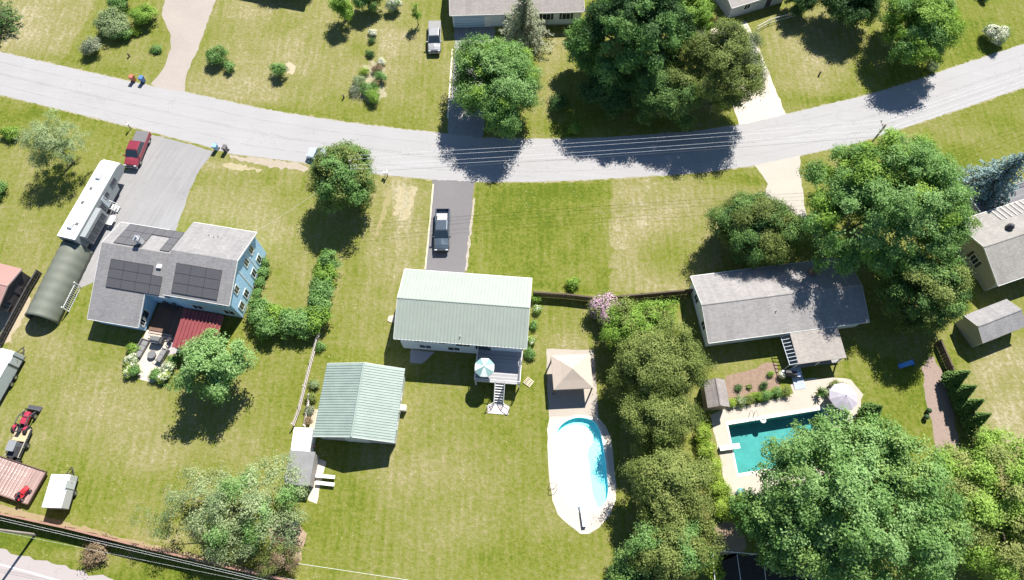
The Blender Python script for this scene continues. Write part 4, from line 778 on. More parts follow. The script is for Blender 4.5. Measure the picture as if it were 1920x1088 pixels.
# lean-to porch roof and its lattice side
a = fr.loc(1482, 617, 2.65); c_ = fr.loc(1497, 683, 2.3); d_ = fr.loc(1588, 672, 2.3); pr = [(-W_ / 2 - .02, 2.68), (c_[1], 2.3)]
b = profile_x(roof_prof(pr, .12), c_[0], d_[0]); b.build('porch_roof', M_shingle('porch_shingle', (.33, .30, .275)), root)
for x in (c_[0] + .2, (c_[0] + d_[0]) / 2, d_[0] - .2): b = MB(); b.box(x - .07, x + .07, c_[1] + .1, c_[1] + .24, 0, 2.17); b.build('porch_post', WHITE, root)
b = MB(); b.box(c_[0] + .05, d_[0], c_[1] + .1, -iw - .02, .2, .35); b.build('porch_floor', DG, root)
b = MB(); x = c_[0] - .02
for i in range(9):
    y = -W_ / 2 - .2 + (c_[1] + W_ / 2 + .3) * i / 8; b.tube((x, y, 2.35), (x - 1.0, y, 2.1), .05, n=4)
b.tube((x - .95, -W_ / 2 - .2, 2.1), (x - .95, c_[1] + .1, 2.1), .05, n=4); b.tube((x - .95, c_[1] + .1, 0), (x - .95, c_[1] + .1, 2.1), .06, n=4); b.build('pergola', M('blueish_trim', (.42, .47, .52), .1), root)
b = MB(); y0 = c_[1] + .1; b.hexa([(c_[0] - .3, y0, .1), (c_[0] + 1.05, y0, .1), (c_[0] + 1.05, y0 - 2.6, -.02), (c_[0] - .3, y0 - 2.6, -.02)], [(c_[0] - .3, y0, .36), (c_[0] + 1.05, y0, .36), (c_[0] + 1.05, y0 - 2.6, .05), (c_[0] - .3, y0 - 2.6, .05)]); b.build('ramp', M_planks('ramp_grey', (.40, .44, .50), .14, 1, .1), root)

# --- tan house at the right edge, with white railed deck
SH_T = M_shingle('taupe_shingle', (.285, .27, .25)); TAN = M_planks('tan_siding', (.42, .40, .32), .15, 2, .06); e0 = 2.9
cx, cy, rz, L_, W_ = fit((1803, 413), (1919, 373.5), (1974, 502), (1857, 540), e0)
c0 = math.cos(rz); ext = 7.0; cx += c0 * ext / 2; cy += math.sin(rz) * ext / 2; fr = Frame(cx, cy, rz)
root, il, iw, zt = gable_house('tan_house', 'tan sided house cut by the right edge, with a white railed deck', 'house', fr, L_ + ext, W_, e0, 1.7, .4, TAN, SH_T)
window(root, 'x-', -.4, 1.7, 1.0, 1.2, -il, SHUT); window(root, 'x-', 3.2, 1.7, .7, .6, -il)
zf = lambda y: e0 + 1.7 * (1 - abs(y) / (W_ / 2)); q = fr.roof(1891, 428, zf); b = MB(); b.lathe([(.45, -.3), (.45, .5), (.25, .62), (.25, .8)], 12, q); b.build('roof_fan', M('dark_fan', (.06, .06, .065), .2), root, smooth=True)
x_, y_, _ = fr.roof(1865, 405, zf); b = MB()
for i in range(7): xx = x_ + .2 + i * .75; b.tube((xx, y_ - .9, zf(y_ - .9) + .1), (xx, W_ / 2 + .05, zf(W_ / 2) + .1), .05, n=4)
b.build('pergola_rafters', M('pergola_white', (.68, .66, .66), .08), root)
a = fr.loc(1826, 398, 1.2); b = MB(); b.box(a[0], a[0] + 12, iw + .02, iw + 3.3, .95, 1.1); dk = b.build('deck', M_planks('dusk_deck', (.17, .165, .175), .14, 1), root)
for x in (a[0] + .2, a[0] + 4, a[0] + 8): b = MB(); b.box(x - .07, x + .07, iw + 3.0, iw + 3.15, 0, .947); b.build('deck_post', WHITE, root)
railing(dk, [(a[0] + .05, iw + .2), (a[0] + .05, iw + 3.25), (a[0] + 6.0, iw + 3.25)], 1.1); railing(dk, [(a[0] + 7.2, iw + 3.25), (a[0] + 12, iw + 3.25)], 1.1)
b = MB()
for i in range(5): b.box(a[0] + 6.05, a[0] + 7.15, iw + 3.32 + .28 * i, iw + 3.32 + .28 * (i + 1) - .03, .0, .95 - .19 * i)
b.build('stairs', M_planks('stair_grey', (.5, .48, .47), .28, 1), root)
# shed beside it
cx, cy, rz, L_, W_ = fit((1809, 590), (1889, 561), (1922, 612), (1841, 646), 2.3); fr = Frame(cx, cy, rz)
root, il, iw, zt = gable_house('garden_shed', 'tan garden shed with a grey ribbed gable roof near the right edge', 'shed', fr, L_, W_, 2.3, .95, .15, TAN, M_shingle('shed_shingle', (.27, .26, .26)), gut=False, trim=M('tan_trim', (.4, .38, .32), .06))
door(root, 'y-', 0, 1.5, 1.9, -iw, M('tan_door', (.36, .34, .28), .06)); window(root, 'y-', 2, 1.4, .6, .6, -iw)

# --- top houses
SH_B = M_shingle('top_shingle', (.30, .27, .255)); cx, cy, rz, L_, W_ = fit((843, -78), (1090, -85), (1090, 22), (843, 29), 2.9); fr = Frame(cx, cy, rz)
root, il, iw, zt = gable_house('white_house', 'white house with a brown grey roof and a garage door at the top edge', 'house', fr, L_, W_, 2.9, 1.5, .35, SIDEW, SH_B)
def uxy(px, py=40): return fr.loc(px, py, 1.5)[0]
for p_ in (1025, 1062): window(root, 'y-', uxy(p_), 1.75, 1.15, 1.1, -iw, SHUT)
window(root, 'y-', uxy(960), 1.75, 1.2, 1.1, -iw, SHUT); door(root, 'y-', uxy(915), 1.0, 2.0, -iw, WHITE)
door(root, 'y-', uxy(880), 4.6, 2.1, -iw, M_planks('garage_door_blue', (.42, .55, .66), .5, 2, .05), .15, 'garage_door'); window(root, 'x-', 1, 1.7, 1, 1, -il)
cx, cy, rz, L_, W_ = fit((1338, -70), (1440, -100), (1468, -14), (1350, 22), 2.6); fr = Frame(cx, cy, rz)
root, il, iw, zt = gable_house('grey_garage', 'pale grey garage corner at the top edge behind the olive tree', 'garage', fr, L_, W_, 2.6, 1.6, .3, M_planks('grey_siding', (.42, .46, .48), .18, 2, .06), M_shingle('garage_shingle', (.34, .31, .29)))
door(root, 'y-', 2, .95, 2, -iw, SHUT); window(root, 'y-', -2, 1.5, 1.0, .9, -iw, name='window')
cx, cy, rz, L_, W_ = fit((455, -95), (590, -70), (584, -22), (450, -45), 2.8); fr = Frame(cx, cy, rz)
gable_house('grey_house', 'house just beyond the top edge whose shadow darkens the lawn', 'house', fr, L_, W_, 2.8, 1.4, .4, SIDEW, SH_B)
# --- pink roofed building at the left edge and small outbuildings
PINKR = M('pink_roof', (.34, .195, .17), .1, .7, .75); cx, cy, rz, L_, W_ = fit((-75, 472), (41, 507), (-4, 573), (-122, 548), 2.9); fr = Frame(cx, cy, rz)
root, il, iw, zt = gable_house('pink_roofed_building', 'building with a pinkish low roof cut by the left edge', 'building', fr, L_, W_, 2.9, .55, .2, M_planks('dark_wall', (.07, .062, .062), .2, 2), PINKR, gut=False, trim=M('pink_trim', (.5, .36, .33), .06))
door(root, 'x+', .4, 1.0, 2.0, il, M('dark_door', (.09, .08, .08), .1)); window(root, 'x+', -2, 1.6, 1.0, .9, il, frame=M('dark_door', (.09, .08, .08), .1))
cx, cy, rz, L_, W_ = fit((1340, 712), (1357, 713), (1362, 762), (1320, 766), 2.1); fr = Frame(cx - .1, cy, rz + math.pi / 2)
root, il, iw, zt = gable_house('pool_shed', 'small grey brown shingled shed at the corner of the rectangular pool', 'shed', fr, max(W_, 3.2), max(L_, 2.6), 2.1, .75, .15, M_planks('shed_brown', (.22, .17, .14), .2, 2), M_shingle('shed_shingle_brown', (.265, .235, .225)), gut=False, trim=M('brown_trim', (.2, .16, .14), .1))
door(root, 'y-', 0, .9, 1.8, -iw, M('shed_door', (.25, .2, .16), .1))
cx, cy, rz, L_, W_ = fit((545, 846), (594, 846), (577, 912), (531, 905), 2.2); t = thing('lean_to_shed', 'small shed with a flat grey felt roof by the lattice fence', 'shed', (cx, cy, 0), rz)
b = MB(); b.box(-L_ / 2 + .1, L_ / 2 - .1, -W_ / 2 + .1, W_ / 2 - .1, 0, 2.0); b.build('wall', M_planks('shed_grey', (.33, .30, .28), .2, 2), t); b = MB(); hl, hw = L_ / 2, W_ / 2
b.hexa([(-hl, -hw, 2.02), (hl, -hw, 2.02), (hl, hw, 2.12), (-hl, hw, 2.12)], [(-hl, -hw, 2.1), (hl, -hw, 2.1), (hl, hw, 2.22), (-hl, hw, 2.22)]); b.build('roof', M('grey_felt', (.215, .212, .215), .16, 1.2, .9), t); door(t, 'y-', 0, .8, 1.8, -W_ / 2 + .1, WHITE, .05)
cx, cy, rz, L_, W_ = fit((551, 801), (587, 803), (580, 846), (545, 846), 1.9); t = thing('white_storage_shed', 'small white flat topped storage shed above the grey felt roof', 'shed', (cx, cy, 0), rz); hl, hw = L_ / 2, W_ / 2
b = MB(); b.box(-hl + .05, hl - .05, -hw + .05, hw - .05, 0, 1.75); b.build('wall', WHITE, t); b = MB(); b.hexa([(-hl, -hw, 1.76), (hl, -hw, 1.76), (hl, hw, 1.82), (-hl, hw, 1.82)], [(-hl, -hw, 1.84), (hl, -hw, 1.84), (hl, hw, 1.92), (-hl, hw, 1.92)]); b.build('roof', M('white_roof', (.80, .79, .77), .05), t); door(t, 'y-', 0, .8, 1.6, -hw + .05, M('white_door', (.7, .7, .69), .05), .05)
t = thing('wooden_bin', 'low wooden bin with its lit top painted as a pale lid on the bare earth by the fence end', 'bin', tuple(mid((522, 984), (562, 990))), heading((522, 980), (562, 986))); b = MB(); b.box(-1.2, 1.2, -.5, .5, 0, .95); b.build('body', M_planks('bin_wood', (.18, .13, .10), .14, 2), t); b = MB(); b.box(-1.25, 1.25, .1, .55, .955, 1.0); b.build('lid', M_planks('bin_lid', (.42, .36, .28), .14, 1), t)  # paler lid colour paints the sunlight on the bin's top
# ------------------------------------------------------------ pools
def pool_deck(name, px_outer, px_hole, z, mat):
    return sheet(name, px_outer, z, mat, amp=0, hole=[tuple(G(*p).xy) for p in px_hole])
def basin(par, poly, depth, mat, name='basin'):
    b = MB(); n = len(poly); zt_ = .01; b.add([(x, y, zt_) for x, y in poly] + [(x, y, -depth) for x, y in poly], [(i, (i + 1) % n, n + (i + 1) % n, n + i) for i in range(n)] + [tuple(range(n, 2 * n))])
    o = b.build(name, mat, par)
    bm = bmesh.new(); bm.from_mesh(o.data); bmesh.ops.reverse_faces(bm, faces=bm.faces); bm.to_mesh(o.data); bm.free(); return o
def coping(par, poly, w, mat, z=.03):
    c = np.array(poly).mean(0); n = len(poly); out = []
    for i in range(n):
        p = np.array(poly[i]); d = np.array(poly[(i + 1) % n]) - np.array(poly[i - 1]); nn = np.array([d[1], -d[0]]) / (np.linalg.norm(d) + 1e-9)
        if nn.dot(p - c) < 0: nn = -nn
        out.append(tuple(p + nn * w))
    b = MB(); b.add([(x, y, z) for x, y in poly] + [(x, y, z) for x, y in out] + [(x, y, .0) for x, y in poly] + [(x, y, .0) for x, y in out],
                    [(i, (i + 1) % n, n + (i + 1) % n, n + i) for i in range(n)] + [(n + i, n + (i + 1) % n, 3 * n + (i + 1) % n, 3 * n + i) for i in range(n)] + [(i, 2 * n + i, 2 * n + (i + 1) % n, (i + 1) % n) for i in range(n)])
    return b.build('coping', mat, par)
def smooth_poly(pts, k=3):
    p = np.array(pts)
    for _ in range(k): q = np.roll(p, -1, 0); p = np.stack([.75 * p + .25 * q, .25 * p + .75 * q], 1).reshape(-1, 2)
    return [tuple(x) for x in p]
D1 = [(1025, 655), (1112, 658), (1118, 720), (1122, 783), (1136, 800), (1146, 822), (1151, 870), (1155, 909), (1155, 938), (1143, 967), (1124, 989), (1104, 1001), (1088, 1001), (1066, 984), (1046, 965), (1036, 939), (1030, 898), (1027, 850), (1026, 806), (1030, 785), (1027, 720)]
P1 = smooth_poly(W2(POOL1), 2)
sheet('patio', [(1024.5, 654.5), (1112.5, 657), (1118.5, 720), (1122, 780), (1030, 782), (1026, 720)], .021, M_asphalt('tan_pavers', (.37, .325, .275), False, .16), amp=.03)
deck1 = sheet('pool_deck', D1, .016, conc_w, amp=.03, hole=P1); c1 = np.array(P1).mean(0)
t = thing('oval_pool', 'oval swimming pool with bright turquoise water and a pale concrete surround', 'pool', (c1[0], c1[1], 0)); L1 = [(x - c1[0], y - c1[1]) for x, y in P1]
TQ = M('turquoise_liner', (.34, .97, .99), .03, 1.2, .6); basin(t, L1, .55, TQ); coping(t, L1, .28, M('white_coping', (.70, .66, .60), .06, 2), .035)
b = MB(); b.add([(x, y, -.07) for x, y in L1], [tuple(range(len(L1)))]); b.build('water', M_water('pool_water', (.90, .99, .995)), t)
# white area of the oval pool, laid as a floating sheet
white_poly = smooth_poly(W2([(1044, 817), (1052, 806), (1064, 799), (1082, 796), (1098, 800), (1108, 808), (1113, 820), (1110, 832), (1103, 842), (1101, 856), (1105, 872), (1105, 890), (1109, 908), (1110, 925), (1118, 944), (1121, 954), (1100, 959.5), (1078, 954.6), (1062.4, 939.6), (1051.4, 910), (1046.4, 870), (1043.5, 840)]), 2); r_ = np.random.default_rng(3)
t = thing('pool_white_area', 'white area over most of the oval pool, laid as a floating sheet', 'pool cover', (c1[0], c1[1], -.08)); b = MB(); cc = np.array(white_poly).mean(0); rings = 10; n = len(white_poly); vs = []
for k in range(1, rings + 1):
    for x, y in white_poly: q = cc + (np.array([x, y]) - cc) * k / rings; vs.append((q[0] - c1[0], q[1] - c1[1], .03 + r_.random() * .03 * (k < rings)))
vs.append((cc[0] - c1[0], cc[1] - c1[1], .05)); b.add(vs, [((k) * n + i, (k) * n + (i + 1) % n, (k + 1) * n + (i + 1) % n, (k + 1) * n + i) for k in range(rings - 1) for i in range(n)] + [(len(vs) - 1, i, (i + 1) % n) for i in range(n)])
b.build('sheet', M('pool_white', (.90, .91, .91), .03, .8, .6, 0, .1), t, smooth=True)
def ladder(label, p, rz):
    g = G(*p); t = thing('pool_ladder', label, 'ladder', (g.x, g.y, .02), rz); S = M('stainless', (.6, .6, .62), .08, 4, .25, .9)
    for y in (-.28, .28):
        b = MB(); pts = [(.75, y, 0), (.75, y, .65), (.6, y, .82), (.3, y, .85), (.05, y, .75), (-.05, y, .4), (-.05, y, -.1)]; b.path(pts, .03, 6); b.build('rail', S, t)
    b = MB(); b.box(-.12, .02, -.26, .26, -.06, -.02); b.build('step', S, t); return t
ladder('steel ladder on the left edge of the oval pool', (1043, 913), R(180))
g = G(1095, 985); t = thing('diving_board', 'white diving board with a dark stand at the lower end of the oval pool', 'diving board', (g.x, g.y, .016), R(96)); b = MB(); b.box(-.2, 2.4, -.22, .22, .42, .47); b.build('board', WHITE, t, bevel=.02)
b = MB(); b.box(-.15, .05, -.2, .2, 0, .417); b.box(.75, .9, -.2, .2, 0, .417); b.build('stand', M('dark_stand', (.08, .08, .09), .1), t)
# rectangular pool
D2 = [(1336, 798), (1332, 778), (1372, 762), (1420, 756), (1488, 738), (1482, 722), (1500, 712), (1560, 708), (1596, 712), (1618, 740), (1612, 770), (1590, 800), (1610, 900), (1530, 930), (1440, 925), (1420, 938), (1362, 932), (1352, 870)]
P2 = W2(POOL2); deck2 = sheet('pool_deck', D2, .016, M_asphalt('cream_concrete', (.44, .385, .325), False, .12), amp=.05, hole=P2); c2 = np.array(P2).mean(0)
t = thing('rectangular_pool', 'long rectangular pool with deep teal water partly under the giant maple', 'pool', (c2[0], c2[1], 0)); L2 = [(x - c2[0], y - c2[1]) for x, y in P2]
basin(t, L2, 1.7, M('teal_liner', (.095, .295, .285), .25, .8, .6)); coping(t, L2, .45, M('cream_coping', (.66, .62, .55), .06, 2), .035)
b = MB(); b.add([(x, y, -.14) for x, y in L2], [tuple(range(4))]); b.build('water', M_water('pool_water_teal', (.66, .92, .90)), t)
g = G(1352, 842); t = thing('diving_board', 'short white diving board on the left edge of the rectangular pool', 'diving board', (g.x, g.y, .016), heading((1352, 842), (1380, 838))); b = MB(); b.box(-.3, 2.1, -.3, .3, .42, .5); b.build('board', WHITE, t, bevel=.02); b = MB(); b.box(-.25, -.05, -.25, .25, 0, .417); b.box(.5, .65, -.25, .25, 0, .417); b.build('stand', M('dark_stand', (.08, .08, .09), .1), t)
ladder('steel ladder on the upper edge of the rectangular pool', (1413, 784), R(92))
g = G(1431, 788); t = thing('pool_float', 'small white float on the water by the ladder of the rectangular pool', 'float', (g.x, g.y, -.13)); b = MB()
for i in range(16):
    a0, a1 = 2 * math.pi * i / 16, 2 * math.pi * (i + 1) / 16; b.tube((.28 * math.cos(a0), .28 * math.sin(a0), .06), (.28 * math.cos(a1), .28 * math.sin(a1), .06), .1, n=8)
b.build('ring', WHITE, t, smooth=True); b = MB(); b.lathe([(.0, .03), (.2, .03), (.2, .05), (.0, .05)], 12); b.build('seat_mesh', M('float_mesh', (.7, .72, .74), .05), t)
# gazebo
TANC = M('tan_canvas', (.44, .365, .30), .05, 2, .8); GP = [(1034, 664), (1110, 660), (1112, 722), (1040, 732)]; hg = 2.35
cx, cy, rz, L_, W_ = fit((1033, 666), (1109, 664), (1109, 727), (1038, 732), hg); t = thing('gazebo', 'tan canvas gazebo with a peaked square roof and open sides by the oval pool', 'gazebo', (cx, cy, .016), rz); hl, hw = L_ / 2, W_ / 2; b = MB()
cor = [(-hl, -hw, hg), (hl, -hw, hg), (hl, hw, hg), (-hl, hw, hg)]; top = (0, 0, hg + 1.15); inn = [(c[0] * .55, c[1] * .55, hg + .55 * .86) for c in cor]
for i in range(4): j = (i + 1) % 4; b.add([cor[i], cor[j], inn[j], inn[i], top, (cor[i][0], cor[i][1], hg - .22), (cor[j][0], cor[j][1], hg - .22)], [(0, 1, 2, 3), (3, 2, 4), (0, 5, 6, 1)])
b.build('canopy', TANC, t)
for c in cor: b = MB(); x, y = c[0] * .96, c[1] * .96; b.box(x - .07, x + .07, y - .07, y + .07, 0, hg - .05); b.build('post', M('bronze_post', (.09, .07, .055), .1), t)
b = MB()
for i in range(4): b.tube((cor[i][0] * .98, cor[i][1] * .98, hg - .05), (cor[(i + 1) % 4][0] * .98, cor[(i + 1) % 4][1] * .98, hg - .05), .04, n=5); b.tube((cor[i][0] * .98, cor[i][1] * .98, hg - .05), (0, 0, hg + 1.08), .03, n=5)
b.build('frame', M('bronze_post', (.09, .07, .055), .1), t)
g = G(1585, 742, 2.3); umbrella('pool_umbrella', 'large pale lilac umbrella on the stone patio by the rectangular pool', g, .016, 2.55, 1.7, 10, [M('canvas_lilac', (.40, .37, .42), .05)], R(9))
def chair(name, label, p, rz, mat, group=None, z=.016):
    g = G(*p); t = thing(name, label, 'chair', (g.x, g.y, z), rz, group); b = MB(); b.box(-.25, .25, -.25, .25, .40, .45); b.build('seat', mat, t, bevel=.015); b = MB(); b.hexa([(-.27, -.25, .45), (-.22, -.25, .45), (-.22, .25, .45), (-.27, .25, .45)], [(-.40, -.25, .95), (-.35, -.25, .95), (-.35, .25, .95), (-.40, .25, .95)]); b.build('backrest', mat, t)
    for x in (-.22, .22):
        for y in (-.23, .23): b = MB(); b.tube((x, y, 0), (x, y, .40), .02, n=6); b.build('leg', mat, t)
    for y in (-.27, .27): b = MB(); b.box(-.3, .22, y - .03, y + .03, .62, .66); b.tube((.2, y, .42), (.2, y, .62), .018, n=5); b.build('armrest', mat, t)
    return t
DKW = M('dark_wicker', (.075, .072, .075), .3, 9, .8, 0, .5); GRW = M('grey_wicker', (.17, .165, .165), .3, 8, .8, 0, .5)
chair('patio_chair', 'dark patio chair left of the large lilac umbrella', (1566, 762), R(20), DKW); chair('patio_chair', 'dark patio chair above the large lilac umbrella', (1552, 732), R(-60), DKW)
g = G(1535, 752); t = thing('palm_shadow_shape', 'spiky plant shape standing in for a shadow at the corner of the rectangular pool', 'plant', (g.x, g.y + .8, .016)); b = MB(); b.lathe([(.16, 0), (.24, .42), (.27, .45), (.21, .43), (.0, .40)], 14); b.build('pot', M('terracotta', (.40, .2, .13), .12), t); Lv = Leaves(); rs = np.random.default_rng(4)  # added plant shape, stands in for a spiky shadow by the pool
b = MB()
for i in range(16):
    a = 2 * math.pi * i / 16 + rs.random() * .3; L_ = .55 + rs.random() * .35; e = rs.uniform(.2, .9); p = [Vector((0, 0, .42)), Vector((math.cos(a) * L_ * .5, math.sin(a) * L_ * .5, .42 + e * .75)), Vector((math.cos(a) * L_, math.sin(a) * L_, .42 + e * .6))]; s_ = Vector((-math.sin(a), math.cos(a), 0)) * .07
    b.add([p[0] - s_ * .4, p[0] + s_ * .4, p[1] + s_, p[1] - s_, p[2]], [(0, 1, 2, 3), (3, 2, 4)])
me = b.build('foliage', LEAF['maple'], t)
# things by the ramp
g = G(1478, 704); t = thing('barbecue_grill', 'black covered barbecue grill beside the ramp of the ranch house', 'grill', (g.x, g.y, 0), R(-8)); b = MB(); b.loft([[(x, y, z) for y, z in ((-.35, .55), (.35, .55), (.38, .85), (.2, 1.15), (-.2, 1.15), (-.38, .85))] for x in (-.7, -.6, .6, .7)]); b.build('lid', M('black_enamel', (.03, .03, .033), .2, 4, .35), t, bevel=.03); b = MB(); b.box(-.6, .6, -.3, .3, .08, .547); b.build('cabinet', DKW, t); b = MB(); b.box(.72, 1.15, -.28, .28, .78, .82); b.box(-1.15, -.72, -.28, .28, .78, .82); b.build('side_shelf', M('stainless', (.6, .6, .62)), t)
for y in (-.25, .25):
    for x in (-.55, .55): b = MB(); b.lathe([(.0, -.03), (.09, -.03), (.09, .03), (.0, .03)], 10, (x, y, .09), 'y'); b.build('wheel', DKW, t)
g = G(1463, 706); t = thing('flower_pot', 'terracotta pot with white flowers at the edge of the brown garden bed', 'plant pot', (g.x, g.y, 0)); b = MB(); b.lathe([(.22, 0), (.34, .5), (.37, .54), (.3, .5), (.0, .48)], 16); b.build('pot', M('terracotta', (.4, .2, .13)), t); rs = np.random.default_rng(8); Lv = Leaves(); d = unit(rs, 260); d[:, 2] = abs(d[:, 2]); Lv.add(d * np.array([.5, .5, .4]) + np.array([0, 0, .55]), d, .13, .5 + .2 * rs.normal(size=260)); Lv.build('blossom', LEAF['white'], t, rs)
g = G(1386, 926); t = thing('pool_bin', 'round blue green bin on the deck below the rectangular pool', 'bin', (g.x, g.y, .016)); b = MB(); b.lathe([(.42, 0), (.5, .75), (.52, .78)], 20); b.build('body', M('teal_plastic', (.07, .20, .22), .1, 3, .4), t, smooth=False); b = MB(); b.lathe([(.54, .78), (.54, .82), (.3, .95), (.0, .99)], 20); b.build('lid', M('teal_lid', (.10, .26, .28), .1, 3, .4), t)
g = G(1702, 685); t = thing('play_slide', 'small blue plastic play slide in the deep shade of the dark tree', 'slide', (g.x, g.y, 0), R(-170)); BP = M_paint('blue_plastic', (.06, .27, .68), .4); b = MB()
sec = [[(x, -.28, z), (x, .28, z), (x, .28, z + .18), (x, .22, z + .18), (x, .22, z + .05), (x, -.22, z + .05), (x, -.22, z + .18), (x, -.28, z + .18)] for x, z in ((0, 1.15), (.3, 1.0), (.75, .45), (1.05, .18), (1.25, .12))]; b.loft(sec); b.build('chute', BP, t); b = MB()
for y in (-.3, .3): b.tube((-.5, y, 0), (-.02, y, 1.5), .05, n=6)
for k in range(4): b.tube((-.42 + .1 * k, -.3, .25 + .29 * k), (-.42 + .1 * k, .3, .25 + .29 * k), .035, n=6)
b.build('ladder', M_paint('blue_plastic_dark', (.02, .08, .3), .4), t); b = MB(); b.box(-.1, .15, -.32, .32, 1.12, 1.18); b.build('platform', BP, t)
for p_, lb in (((1738, 772), 'dark plant pot on the left edge of the brown path'), ((1733, 784), 'second dark plant pot, just below the first on the brown path edge')):
    g = G(*p_); t = thing('plant_pot', lb, 'plant pot', (g.x, g.y, 0)); b = MB(); b.lathe([(.2, 0), (.3, .42), (.33, .45), (.26, .42), (.0, .4)], 14); b.build('pot', M('black_pot', (.03, .03, .03), .2), t); rs = np.random.default_rng(9); Lv = Leaves(); d = unit(rs, 120); d[:, 2] = abs(d[:, 2]); Lv.add(d * .3 + np.array([0, 0, .5]), d, .14, .4 + .2 * rs.normal(size=120)); Lv.build('foliage', LEAF['dark'], t, rs)

# ------------------------------------------------------------ vehicles
TYRE = M('tyre_rubber', (.022, .022, .023), .2, 6, .85); RIM = M('alloy_rim', (.45, .45, .46), .1, 4, .3, .8); BLK = M('black_plastic', (.03, .03, .032), .15, 5, .6); CHR = M('chrome', (.7, .7, .72), .04, 3, .15, .95)
HL = M_glass('headlamp', (.55, .57, .6)); TLM = M_paint('tail_lamp', (.35, .02, .02), .2)
def wheels(root, xs, hw, r=.4, w=.26, dual=False):
    for x in xs:
        for sgn in (-1, 1):
            b = MB(); y = sgn * (hw - w / 2); b.lathe([(r * .55, y - w / 2), (r * .94, y - w / 2), (r, y - w * .32), (r, y + w * .32), (r * .94, y + w / 2), (r * .55, y + w / 2)], 18, (x, 0, r), 'y'); o = b.build('wheel', TYRE, root)
            k = MB(); yo = y + sgn * (w / 2 + .004); k.lathe([(.0, yo - .02), (r * .56, yo - .02), (r * .56, yo), (.0, yo + sgn * .015)], 14, (x, 0, r), 'y'); k.build('rim', RIM, o)
def sect(x, hw, z0, z1, top=.90, crown=.03): return [(x, -hw * .96, z0), (x, -hw, z0 + .18), (x, -hw, z0 + (z1 - z0) * .7), (x, -hw * top, z1), (x, 0, z1 + crown), (x, hw * top, z1), (x, hw, z0 + (z1 - z0) * .7), (x, hw, z0 + .18), (x, hw * .96, z0)]
def pickup(label, g, rz, paint, L_=6.0, hw=1.0, bed=None, cover=None, trim=CHR, name='pickup_truck'):
    t = thing(name, label, 'pickup truck', (g.x, g.y, .012), rz); f = L_ / 2; xb = -f + 1.95; xc1 = xb + .05; xw = xb + 2.35
    b = MB(); b.loft([sect(xb, hw, .42, 1.12, .97, 0), sect(xw - .3, hw, .42, 1.10, .96, .01), sect(xw + .25, hw, .42, 1.12, .92), sect(f - .75, hw * .98, .45, 1.08, .88, .05), sect(f - .22, hw * .95, .5, .98, .84, .04), sect(f - .06, hw * .9, .52, .84, .84, .02)]); b.build('body', paint, t, bevel=.02)
    b = MB()                                                     # bed walls
    for s in (-1, 1): b.hexa([(-f + .05, s * hw, .5), (xb - .004, s * hw, .5), (xb - .004, s * (hw - .2), .5), (-f + .05, s * (hw - .2), .5)], [(-f + .05, s * hw * .97, 1.14), (xb - .004, s * hw * .97, 1.14), (xb - .004, s * (hw - .2), 1.14), (-f + .05, s * (hw - .2), 1.14)])
    b.build('bed_side', paint, t, bevel=.02); b = MB(); b.box(-f, -f + .07, -hw * .93, hw * .93, .52, 1.13); b.build('tailgate', paint, t, bevel=.015)
    b = MB(); b.box(-f + .075, xb - .005, -hw + .205, hw - .205, .55, .62); b.build('bed_floor', bed or BLK, t)
    if cover: b = MB(); b.hexa([(-f + .03, -hw * .93, 1.145), (xb - .02, -hw * .93, 1.145), (xb - .02, hw * .93, 1.145), (-f + .03, hw * .93, 1.145)], [(-f + .05, -hw * .9, 1.19), (xb - .04, -hw * .9, 1.19), (xb - .04, hw * .9, 1.19), (-f + .05, hw * .9, 1.19)]); b.build('bed_cover', cover, t)
    zr_, zb = 1.86, 1.13; ch = hw * .80; x0, x1, x2, x3 = xb + .06, xb + .22, xw - .55, xw + .28
    b = MB(); b.hexa([(x1, -ch, zr_ - .09), (x2, -ch, zr_ - .09), (x2, ch, zr_ - .09), (x1, ch, zr_ - .09)], [(x1 + .06, -ch * .92, zr_), (x2 - .1, -ch * .92, zr_), (x2 - .1, ch * .92, zr_), (x1 + .06, ch * .92, zr_)]); b.build('cab_roof', paint, t, bevel=.03)
    W0 = hw * .93; pl = [(x0, W0, zb), (x1, ch, zr_ - .09), (x2, ch, zr_ - .09), (x3, W0, zb)]; k = .02
    for s in (-1, 1): b = MB(); b.hexa([(x0 + .05, s * W0, zb - .02), (x3 - .25, s * W0, zb - .02), (x3 - .25, s * (W0 - .05), zb - .02), (x0 + .05, s * (W0 - .05), zb - .02)], [(x1 + .03, s * ch, zr_ - .092), (x2 - .03, s * ch, zr_ - .092), (x2 - .03, s * (ch - .05), zr_ - .092), (x1 + .03, s * (ch - .05), zr_ - .092)]); b.build('side_window', GLASS, t)
    b = MB(); b.hexa([(x3, -W0 * .97, zb - .02), (x3, W0 * .97, zb - .02), (x3 - .06, W0 * .97, zb - .02), (x3 - .06, -W0 * .97, zb - .02)], [(x2 + .02, -ch * .97, zr_ - .09), (x2 + .02, ch * .97, zr_ - .09), (x2 - .06, ch * .97, zr_ - .09), (x2 - .06, -ch * .97, zr_ - .09)]); b.build('windscreen', GLASS, t)
    b = MB(); b.hexa([(x0, -W0 * .95, zb - .02), (x0, W0 * .95, zb - .02), (x0 + .05, W0 * .95, zb - .02), (x0 + .05, -W0 * .95, zb - .02)], [(x1 - .02, -ch * .95, zr_ - .09), (x1 - .02, ch * .95, zr_ - .09), (x1 + .04, ch * .95, zr_ - .09), (x1 + .04, -ch * .95, zr_ - .09)]); b.build('rear_window', GLASS, t)
